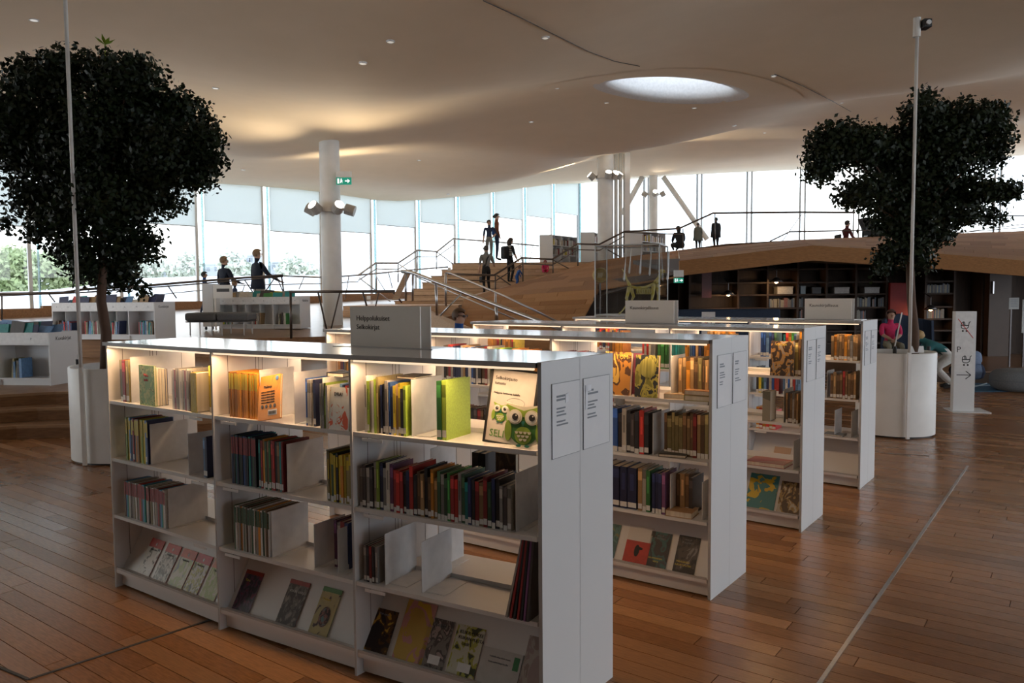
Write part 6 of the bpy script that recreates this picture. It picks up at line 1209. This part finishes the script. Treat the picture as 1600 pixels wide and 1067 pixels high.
# ============================================================ PEOPLE
SKIN=mat('skin_tone',(.50,.30,.21),.55,col2=(.46,.27,.19)); SKIND=mat('skin_tone_shade',(.42,.25,.17),.55)
def cloth(n,c): return mat('cloth_'+n,c,.9,col2=tuple(x*.85 for x in c),scale=40)
STAND=dict(pel=(0,0,.53),wai=(0,.0,.61),che=(0,.0,.73),nek=(0,-.005,.825),chi=(0,.0,.87),hed=(0,.008,.925),crn=(0,.0,.965),
 sl=(-.105,0,.80),el=(-.135,-.01,.63),wl=(-.14,.03,.485),sr=(.105,0,.80),er=(.135,-.01,.63),wr=(.14,.03,.485),
 hl=(-.052,0,.51),kl=(-.056,.01,.285),al=(-.056,-.01,.05),tl=(-.062,.095,.02),hr=(.052,0,.51),kr=(.056,.01,.285),ar=(.056,-.01,.05),tr=(.062,.095,.02))
def person(name_label,pos,h,face,cl,pose=None,hair=(.05,.03,.02),hairlen=0,bulk=1.0,group=None,head_k=1.0,glasses=False,extras=None,sleeve='long',skirt=None):
    """pos: world point under the pelvis on the floor; face: heading, degrees, 0 = +Y; cl: dict top/legs/shoes"""
    J=dict(STAND); J.update(pose or {}); J={k:Vector(v)*h for k,v in J.items()}
    rad=dict(pel=(.092,.072),wai=(.080,.060),che=(.098,.066),nek=(.034,.034),chi=(.036,.040),hed=(.048*head_k,.056*head_k),crn=(.036*head_k,.042*head_k),sl=(.042,.042),el=(.029,.029),wl=(.019,.019),hl=(.060,.060),kl=(.036,.036),al=(.024,.024),tl=(.022,.018))
    for k in ('s','e','w','h','k','a','t'): rad[k+'r']=rad[k+'l']
    names=['pel','wai','che','nek','chi','hed','crn','sl','el','wl','sr','er','wr','hl','kl','al','tl','hr','kr','ar','tr']
    E_=[('pel','wai'),('wai','che'),('che','nek'),('nek','chi'),('chi','hed'),('hed','crn'),('che','sl'),('sl','el'),('el','wl'),('che','sr'),('sr','er'),('er','wr'),('pel','hl'),('hl','kl'),('kl','al'),('al','tl'),('pel','hr'),('hr','kr'),('kr','ar'),('ar','tr')]
    ix={n:i for i,n in enumerate(names)}; vs_=[J[n] for n in names]; rs=[tuple(r*h*(bulk if n in('pel','wai','che','hl','hr','sl','sr') else 1) for r in rad[n]) for n in names]; ed=[(ix[a],ix[b]) for a,b in E_]; roots=[0]
    bones=[(a,b) for a,b in E_]
    # nose and ears as short buds
    hd=J['hed']; up=(J['crn']-J['chi']).normalized(); fw=Vector((0,1,0)); fw=(fw-up*fw.dot(up)).normalized(); sd=fw.cross(up)
    # hands: palm and five fingers, separate islands rooted inside the wrist
    for s,e,w_ in ((-1,'el','wl'),(1,'er','wr')):
        d=(J[w_]-J[e]).normalized(); side=d.cross(Vector((0,0,1)) if abs(d.z)<.9 else Vector((0,1,0))).normalized(); nrm=d.cross(side)
        b=len(vs_); roots.append(b); P=J[w_]; vs_+= [P-d*.01*h,P+d*.028*h,P+d*.050*h]; rs+=[(.016*h,.013*h),(.022*h,.012*h),(.020*h,.010*h)]; ed+=[(b,b+1),(b+1,b+2)]; bones.append(('hand',P,P+d*.05*h))
        for f in range(4):
            o=(f-1.5)*.0115*h; L=(.036,.043,.046,.038)[f]*h; q=len(vs_); roots.append(q); a0=P+d*.045*h+side*o; cr=nrm*(-.3*s)
            vs_+=[a0,a0+d*L*.5+cr*L*.15,a0+d*L*.9+cr*L*.6]; rs+=[(.0058*h,)*2,(.0054*h,)*2,(.0045*h,)*2]; ed+=[(q,q+1),(q+1,q+2)]; bones.append(('hand',a0,a0+d*L))
        q=len(vs_); roots.append(q); a0=P+d*.018*h+side*.014*h; vs_+=[a0,a0+(side*.7+d)*.018*h,a0+(side*.5+d)*.038*h]; rs+=[(.0068*h,)*2,(.0062*h,)*2,(.005*h,)*2]; ed+=[(q,q+1),(q+1,q+2)]; bones.append(('hand',a0,a0+(side*.5+d)*.04*h))
    me=bpy.data.meshes.new('body_tmp'); me.from_pydata([tuple(v) for v in vs_],ed,[])
    ob=bpy.data.objects.new('body_tmp',me); COL.objects.link(ob); sm=ob.modifiers.new('skin','SKIN'); sm.use_smooth_shade=True; sm.branch_smoothing=.6
    if not me.skin_vertices: 
        me.attributes.new('skin','FLOAT','POINT') if False else None
        bm_=bmesh.new(); bm_.from_mesh(me); bm_.verts.layers.skin.verify(); bm_.to_mesh(me); bm_.free()
    for i,sv in enumerate(me.skin_vertices[0].data): sv.radius=rs[i]; sv.use_root=(i in roots)
    ss=ob.modifiers.new('sub','SUBSURF'); ss.levels=1; ss.render_levels=1
    bpy.context.view_layer.update(); nm=bpy.data.meshes.new_from_object(ob.evaluated_get(bpy.context.evaluated_depsgraph_get())); bpy.data.objects.remove(ob); nm.name='body'
    mats=[SKIN,cl['top'],cl['legs'],cl.get('shoes',BLACK)]
    for x in mats: nm.materials.append(x)
    kind={('pel','wai'):2 if not cl.get('long') else 1,('wai','che'):1,('che','nek'):1,('nek','chi'):0,('chi','hed'):0,('hed','crn'):0,('che','sl'):1,('sl','el'):1,('el','wl'):1 if sleeve=='long' else 0,('che','sr'):1,('sr','er'):1,('er','wr'):1 if sleeve=='long' else 0,('pel','hl'):2,('hl','kl'):2,('kl','al'):2,('al','tl'):3,('pel','hr'):2,('hr','kr'):2,('kr','ar'):2,('ar','tr'):3}
    B=[]
    for b in bones:
        if b[0]=='hand': B.append((b[1],b[2],0,.02*h))
        else: B.append((J[b[0]],J[b[1]],kind[b],(rad[b[0]][0]+rad[b[1]][0])/2*h))
    A0=np.array([tuple(b[0]) for b in B]); A1=np.array([tuple(b[1]) for b in B]); KD=[b[2] for b in B]; RR=np.array([b[3] for b in B])
    for p in nm.polygons:
        c=np.array(p.center); d=A1-A0; t_=np.clip(((c-A0)*d).sum(1)/((d*d).sum(1)+1e-12),0,1); q=A0+d*t_[:,None]; k=int(np.argmin(np.linalg.norm(q-c,axis=1)-RR)); p.material_index=KD[k]; p.use_smooth=True
    t=thing('person',name_label,'person',tuple(pos),R(face),group=group)
    bo=bpy.data.objects.new('body',nm); link(bo,t)
    mrot=Matrix((sd,fw,up)).transposed()
    def hm(pts): return [hd+mrot@Vector(p)*h for p in pts]
    # face details
    m=MB(); 
    m.thick(hm([(-.007,.050,-.012),(.007,.050,-.012),(.0035,.056,.012),(-.0035,.056,.012)]),mrot@Vector((0,.008*h,-.003*h))); m.build('nose',SKIN,t,world=False)
    for s in (-1,1): m=MB(); q=hd+mrot@Vector((s*.0465,.0,-.002))*h; m.ell(q,(.006*h,.011*h,.016*h),8,6); m.build('ear',SKIN,t,world=False,smooth=True)
    m=MB()
    for s in (-1,1): m.ell(hd+mrot@Vector((s*.018,.049,.006))*h,(.006*h,.004*h,.004*h),8,6)
    m.build('eyes',mat('dark_eye',(.03,.02,.02),.3),t,world=False); m=MB(); m.ell(hd+mrot@Vector((0,.050,-.028))*h,(.013*h,.004*h,.003*h),8,5); m.build('mouth',mat('lip_tone',(.35,.12,.10),.5),t,world=False)
    # hair: shell over skull, open at the face
    m=MB(); n1,n2=20,12; rx,ry,rz_=.054*head_k*h,.064*head_k*h,.060*head_k*h; cc=hd+up*.012*h-fw*.006*h; g=random.Random(len(name_label))
    rows=[]
    for i in range(n2+1):
        ph=math.pi*i/n2; row=[]
        for j in range(n1):
            th=2*math.pi*j/n1; v=Vector((math.sin(ph)*math.cos(th)*rx,math.sin(ph)*math.sin(th)*ry,math.cos(ph)*rz_))*(1+g.uniform(-.03,.05)); row.append(len(m.v)); m.v.append(tuple(cc+mrot@v))
        rows.append(row)
    for i in range(n2):
        for j in range(n1):
            th=2*math.pi*(j+.5)/n1; ph=math.pi*(i+.5)/n2; lim=math.pi*(.36 if math.sin(th)>.35 else (.62 if math.sin(th)>-.3 else .74))
            if ph<lim: m.f.append((rows[i][j],rows[i][(j+1)%n1],rows[i+1][(j+1)%n1],rows[i+1][j])); m.m.append(0)
    HM=mat('hair_%d_%d'%(int(hair[0]*99),int(hair[1]*99)),hair,.6,col2=tuple(x*.7 for x in hair),scale=70,stretch=(4,4,.5)); ho=m.build('hair',HM,t,world=False,smooth=True)
    if hairlen:
        m=MB(); e=hd-up*hairlen*h-fw*.045*h; m.tube([cc-fw*.02*h+up*.01*h,hd-fw*.04*h-up*.03*h,e],[.045*h,.052*h,.030*h],10); m.build('long_hair',HM,t,world=False,smooth=True)
    if glasses:
        m=MB()
        for s in (-1,1): m.ell(hd+mrot@Vector((s*.021,.054,.007))*h,(.017*h,.006*h,.012*h),12,8); m.tube([hd+mrot@Vector((s*.037,.050,.010))*h,hd+mrot@Vector((s*.047,.0,.012))*h],.0025*h,5)
        m.tube([hd+mrot@Vector((-.01,.056,.010))*h,hd+mrot@Vector((.01,.056,.010))*h],.003*h,5); m.build('sunglasses',BLACK,t,world=False)
    if skirt:
        m=MB(); z0,z1,w0,w1,mt_=skirt; m.lathe([(w0*h,z1*h),((w0+w1)/2*h*1.02,(z0+z1)/2*h),(w1*h,z0*h),(w1*.93*h,z0*h)],(J['pel'].x,J['pel'].y,0),20,0,1,.72); m.build('coat_hem',mt_,t,world=False,smooth=True)
    if extras: extras(t,J,h)
    return t
def gp(px,py,Y): p=atY(px,py,Y); return p
def floorpos(px,Y,z): p=atY(px,450,Y); return Vector((p.x,p.y,z))
NV=cloth('navy',(.012,.018,.035)); BK_=cloth('black',(.012,.012,.014)); WHC=cloth('off_white',(.50,.45,.38)); BLC=cloth('blue',(.02,.09,.32)); GRC=cloth('grey_green',(.16,.17,.14)); BRC=cloth('brown_red',(.22,.07,.03)); DBL=cloth('denim_dark',(.02,.03,.07)); GRY=cloth('grey',(.20,.195,.18)); PNK=cloth('pink',(.60,.03,.12)); CAM=cloth('camouflage',(.30,.29,.22)); TEAL=cloth('teal',(.02,.12,.13)); LBL=cloth('pale_blue_grey',(.16,.22,.34)); MAR=cloth('maroon',(.12,.02,.02)); WHT2=cloth('white',(.6,.6,.58))
ARM=dict
def hfor(pyt,Y,z,py0=457):  # standing height from head-top row
    return atY(800,pyt,Y).z-z
z=zfl(19.3)
person('small boy in blue shirt walking behind the long rail left of the women',floorpos(320,20.4,zfl(20.4)+.16),1.12,-75,dict(top=BLC,legs=DBL),pose=dict(kl=(-.056,.06,.29),al=(-.056,.10,.06),tl=(-.06,.19,.03),kr=(.056,-.02,.29),ar=(.056,-.10,.06),tr=(.06,-.01,.03),er=(.13,.05,.65),wr=(.12,.16,.60)),hair=(.015,.012,.01),head_k=1.25,sleeve='short')
person('shorter woman in dark navy sweater with short fair hair behind the rail',floorpos(351,19.3,z),hfor(396,19.3,z),-40,dict(top=NV,legs=BK_,long=True),pose=dict(er=(.15,.05,.64),wr=(.10,.20,.60)),hair=(.24,.155,.085),bulk=1.12,skirt=(.44,.60,.10,.115,NV))
person('small child in dark top between the two women in navy',floorpos(367,19.0,z+.05),1.02,-60,dict(top=DBL,legs=DBL),hair=(.30,.18,.09),head_k=1.25,bulk=1.1)
person('taller woman in navy jacket and off-white trousers leaning on the rail end',floorpos(403,18.8,zfl(18.8)),hfor(385,18.8,zfl(18.8)),-50,dict(top=NV,legs=WHC,long=True),pose=dict(er=(.15,.08,.66),wr=(.12,.24,.58),kl=(-.056,.04,.285),al=(-.05,-.02,.05),kr=(.056,.05,.285)),hair=(.26,.165,.09),bulk=1.10,skirt=(.47,.64,.095,.125,NV))
zt=atY(776,407,29.6).z
def bag(t,J,h):
    m=MB(); m.box(-.20,-.10,-.12,.16,.40,.60); m.build('shoulder_bag',BK_,t,world=False,bevel=.02); m=MB(); m.tube([J['sr']+Vector((0,.06,.05)),J['che']+Vector((0,-.12,0)),Vector((-.14,-.02,.60))],.02,6); m.build('strap',BK_,t,world=False)
person('man in brown jacket with tied-back hair standing at the top of the seating steps',floorpos(777,29.8,zt),1.80,-150+60,dict(top=BRC,legs=DBL),pose=dict(er=(.14,.02,.64),wr=(.12,.06,.50)),hair=(.02,.015,.012),extras=lambda t,J,h:(MB().ell((J['hed'].x,J['hed'].y-.12,J['hed'].z+.0),(.045,.05,.05)).build('hair_knot',BK_,t,world=False), MB().box(-.19,.19,-.19,-.06,.98,1.20).build('blue_waist_bag',BLC,t,world=False,bevel=.03)))
person('boy in cap and white sleeves standing in front of the brown-jacketed man',floorpos(765,29.3,zt-.0),1.50,170,dict(top=DBL,legs=GRY),pose=dict(el=(-.18,.0,.66),wl=(-.10,.08,.56)),hair=(.02,.02,.025),sleeve='short',head_k=1.1)
zm=atY(757,459,25.7).z
person('man in grey shirt with black shoulder bag climbing the seating steps',floorpos(760,26.2,zm-.02),hfor(383,26.2,zm-.02),20,dict(top=GRY,legs=BK_),pose=dict(er=(.16,.03,.66),wr=(.22,.16,.60),kl=(-.056,.0,.285),al=(-.06,-.05,.05),kr=(.07,.09,.31),ar=(.08,.05,.08),tr=(.09,.14,.06)),hair=(.03,.02,.015),bulk=1.08,sleeve='short',extras=bag)
def stripes(t,J,h):
    m=MB(); 
    for k in range(6): z=.60+k*.038; m.lathe([((.088+.006*abs(k-2))*h,z*h),((.090+.006*abs(k-2))*h,(z+.019)*h)],(0,0,0),20,0,1.08,.74)
    m.build('white_stripes',WHT2,t,world=False); m=MB(); m.box(-.16,.16,-.30,-.09,.52*h,.80*h); m.build('backpack',BK_,t,world=False,bevel=.06)
z8=atY(795,441,27.4).z
person('woman in striped black and white top with black backpack on the seating steps',floorpos(797,27.6,z8-.03),hfor(369,27.6,z8),-60,dict(top=BK_,legs=BK_),pose=dict(hed=(0,.03,.915),crn=(0,.04,.955),chi=(0,.02,.865),er=(.14,.03,.64),wr=(.10,.12,.52),kr=(.06,.05,.29)),hair=(.05,.03,.02),hairlen=.11,extras=stripes,sleeve='short')
person('toddler in blue bending down beside the striped woman on the steps',floorpos(807,26.9,atY(806,447,26.9).z),.80,-70,dict(top=BLC,legs=BLC),pose=dict(pel=(0,0,.42),wai=(0,.05,.50),che=(0,.11,.60),nek=(0,.15,.68),chi=(0,.16,.73),hed=(0,.18,.79),crn=(0,.18,.84),sl=(-.1,.12,.66),sr=(.1,.12,.66),el=(-.13,.2,.52),er=(.13,.2,.52),wl=(-.12,.26,.38),wr=(.12,.26,.38),hl=(-.05,0,.40),hr=(.05,0,.40),kl=(-.08,.06,.24),kr=(.08,.06,.24)),hair=(.22,.10,.05),head_k=1.5,bulk=1.2)
SITG=dict(pel=(0,0,.13),wai=(0,.02,.21),che=(0,.05,.32),nek=(0,.08,.41),chi=(0,.10,.455),hed=(0,.115,.505),crn=(0,.11,.545),sl=(-.105,.06,.385),sr=(.105,.06,.385),el=(-.14,.10,.23),er=(.14,.10,.23),wl=(-.08,.22,.20),wr=(.08,.22,.20),hl=(-.06,.0,.12),hr=(.06,0,.12),kl=(-.12,.22,.16),kr=(.12,.22,.16),al=(-.04,.28,.05),ar=(.04,.30,.05),tl=(-.02,.34,.04),tr=(.06,.37,.04))
person('small child in pink sitting low on the upper seating steps',floorpos(852,28.9,atY(852,428,28.9).z),.85,180,dict(top=PNK,legs=PNK),pose=SITG,hair=(.40,.08,.10),head_k=1.4,bulk=1.2)
person('boy in sunglasses and blue collar standing behind the third bookcase',floorpos(717,9.75,0),1.475,-118,dict(top=BLC,legs=DBL),hair=(.13,.07,.035),glasses=True,head_k=1.05)
zh=2.78
person('seated long-haired figure in black on the hill crest, leftmost of three silhouettes',floorpos(1062,29.3,atY(1062,392,29.3).z),1.65,10,dict(top=BK_,legs=BK_),pose=SITG,hair=(.015,.012,.01),hairlen=.13,bulk=1.6)
person('middle silhouette in dark grey coat on the hill crest',floorpos(1090,29.3,hz:=atY(1090,392,29.3).z),hfor(350,29.3,hz),0,dict(top=GRC,legs=BK_),hair=(.06,.05,.04),bulk=1.7,skirt=(.36,.62,.14,.18,GRC))
person('tall man in black jacket standing at right of the three silhouettes on the hill',floorpos(1118,29.2,atY(1118,392,29.2).z),hfor(342,29.2,atY(1118,392,29.2).z),15,dict(top=BK_,legs=BK_),hair=(.03,.03,.03),bulk=1.6,skirt=(.40,.64,.14,.15,BK_))
SITC=dict(pel=(0,0,.26),wai=(0,.0,.34),che=(0,.01,.46),nek=(0,.02,.555),chi=(0,.03,.60),hed=(0,.04,.655),crn=(0,.035,.695),sl=(-.105,.01,.53),sr=(.105,.01,.53),el=(-.13,.06,.38),er=(.13,.06,.38),wl=(-.08,.19,.32),wr=(.08,.19,.32),hl=(-.055,.0,.255),hr=(.055,0,.255),kl=(-.08,.24,.27),kr=(.08,.24,.27),al=(-.08,.25,.05),ar=(.08,.25,.05),tl=(-.085,.34,.02),tr=(.085,.34,.02))
pz_=atY(1322,346,28.3).z-.70*1.7
lp=floorpos(1320,28.3,pz_)
person('reader in maroon jacket sitting on the hill crest with a laptop',lp,1.70,-80,dict(top=MAR,legs=BK_),pose=SITC,hair=(.03,.02,.015))
m=MB(); q=lp+Vector((.42,-.05,.70)); m.box(q.x-.02,q.x+.24,q.y-.15,q.y+.15,q.z-.16,q.z-.145); m.thick([(q.x+.24,q.y-.15,q.z-.145),(q.x+.24,q.y+.15,q.z-.145),(q.x+.32,q.y+.15,q.z+.08),(q.x+.32,q.y-.15,q.z+.08)],(.01,0,0)); tag(m.build('laptop',mat('laptop_grey',(.35,.36,.38),.4)),'open laptop on the knees of the maroon-jacketed reader','laptop')
for (x_,y_,Y_,lab) in ((1303,374,28.5,'dark low chair under the maroon-jacketed reader'),(1372,372,28.2,'black lounge chair on the hill crest beside the right tree')):
    q=atY(x_,y_,Y_); big='lounge' in lab; t=thing('lounge_chair',lab,'chair',tuple(q if big else Vector((lp.x,lp.y-.02,pz_)))); 
    if big:
        m=MB(); m.box(-.42,.42,-.38,.30,.05,.38); m.build('seat',BK_,t,world=False,bevel=.05); m=MB(); m.thick([(-.45,-.35,.3),(-.62,-.35,.72),(-.62,.35,.72),(-.45,.35,.3)],(.12,0,0)); m.build('backrest',BK_,t,world=False,bevel=.03); m=MB(); m.box(-.42,.42,.30,.40,.05,.55); m.build('armrest',BK_,t,world=False,bevel=.03)
    else:
        m=MB(); m.box(-.26,.30,-.26,.26,.30,.37); m.build('seat',BK_,t,world=False,bevel=.03); m=MB(); m.box(-.33,-.26,-.26,.26,.1,.72); m.build('backrest',BK_,t,world=False,bevel=.03)
        for a in (-.2,.24):
            for b in (-.2,.2): m=MB(); m.tube([(a,b,0),(a,b,.31)],.015,6); m.build('leg',BK_,t,world=False)
# girl in pink on a low stool, blond woman leaning, person on the rug
gY=13.6; gpz=atY(1393,488,gY).z-.70*1.30
person('girl in pink top and patterned trousers sitting with hands together beside the navy armchair',floorpos(1392,gY,max(0,gpz)),1.32,172,dict(top=PNK,legs=CAM),pose=dict(SITC,el=(-.12,.05,.40),er=(.12,.05,.40),wl=(-.02,.15,.34),wr=(.03,.15,.34)),hair=(.10,.04,.03),hairlen=.09,sleeve='short',head_k=1.12)
t=thing('stool','low dark round stool under the girl in pink','stool',tuple(floorpos(1392,gY+.05,max(0,gpz)-.0))); m=MB(); m.lathe([(.001,0),(.22,0),(.24,.05),(.24,.22),(.20,.26),(.001,.265)],(0,0,0),22); m.build('seat',NAVY,t,world=False,smooth=True); m=MB(); m.lathe([(.2,-.001),(.2,.01),(.001,.01)],(0,0,0),16); m.build('glide',BLACK,t,world=False)
bY=12.9; 
person('fair-haired woman in teal top bending forward behind the right planter',floorpos(1478,bY,0),1.62,75,dict(top=TEAL,legs=WHT2),pose=dict(pel=(0,-.06,.36),wai=(0,.02,.42),che=(0,.12,.47),nek=(0,.20,.50),chi=(0,.235,.515),hed=(0,.275,.545),crn=(0,.29,.58),sl=(-.1,.15,.46),sr=(.1,.15,.46),el=(-.13,.22,.33),er=(.13,.22,.33),wl=(-.10,.33,.28),wr=(.10,.33,.28),hl=(-.06,-.06,.34),hr=(.06,-.06,.34),kl=(-.07,.08,.22),kr=(.07,.08,.22),al=(-.07,-.08,.05),ar=(.07,-.08,.05),tl=(-.07,.02,.02),tr=(.07,.02,.02)),hair=(.50,.33,.15),hairlen=.06,bulk=1.05)
person('person in loose pale blue-grey top sitting on the rug, back to us, behind the pillar',floorpos(1527,13.3,.02),1.62,5,dict(top=LBL,legs=DBL,long=True),pose=dict(SITG,nek=(0,.16,.34),chi=(0,.20,.35),hed=(0,.25,.36),crn=(0,.29,.37),che=(0,.08,.27),sl=(-.105,.12,.31),sr=(.105,.12,.31)),hair=(.30,.14,.07),bulk=1.55)
# ============================================================ LIMIT OF 300 SEPARATE BOOKS: the smallest in view are joined
dg_=bpy.context.evaluated_depsgraph_get(); bpy.context.view_layer.update()
allb=[o for o in COL.objects if o.get('category')=='book']
def parea(o):
    xs=[];ys=[]
    for q in o.bound_box:
        p=o.matrix_world@Vector(q)
        if p.y<.3: return 0
        a,b=proj(p); xs.append(a); ys.append(b)
    if max(xs)<0 or min(xs)>1600 or min(ys)>1067: return 0
    k=1.0
    if o.get('hidden'): k=.01
    return (max(xs)-min(xs))*(max(ys)-min(ys))*k
sc_=sorted(((parea(o),i,o) for i,o in enumerate(allb)),key=lambda q:-q[0])
small=[o for a,i,o in sc_[298:]]
V_=[];F_=[];MI=[];ML=[]
for o in small:
    for ob in [o]+list(o.children):
        me=ob.data; W=ob.matrix_world; b0_=len(V_); V_+=[tuple(W@v.co) for v in me.vertices]
        mi=[]
        for mm in me.materials:
            if mm not in ML: ML.append(mm)
            mi.append(ML.index(mm))
        for p in me.polygons: F_.append([b0_+q for q in p.vertices]); MI.append(mi[p.material_index] if mi else 0)
for o in small:
    for ch in list(o.children): bpy.data.objects.remove(ch)
    bpy.data.objects.remove(o)
if V_:
    me=bpy.data.meshes.new('distant_books'); me.from_pydata(V_,[],F_)
    for mm in ML: me.materials.append(mm)
    me.polygons.foreach_set('material_index',MI); me.update(); o=bpy.data.objects.new('distant_books',me); link(o); tag(o,'small far-off and half-hidden books on the rear cases and shelves','books',kind='stuff')
# each repeated label gets its place in the row, read from left to right
from collections import defaultdict
grp=defaultdict(list)
for o in COL.objects:
    if o.parent is None and o.get('category') in ('book','magazine'): grp[o['label']].append(o)
for lab,os_ in grp.items():
    if len(os_)>1:
        os_.sort(key=lambda o:proj(o.matrix_world.translation)[0])
        for k,o in enumerate(os_): o['label']=('%s, %s from left'%(lab,ORD[min(k,29)]))
for o in COL.objects:
    if o.get('label') and len(o['label'].replace(',',' ').split())>16:
        l=o['label'].replace(', nearest bookcase','').replace(' of the nearest bookcase','').replace(', second bookcase',' (2nd case)').replace('standing ','').replace(' on the top shelf','')
        o['label']=' '.join(l.split()[:16]) if len(l.split())>16 else l
        if len(o['label'].split())>16: print('LONG',o['label'])
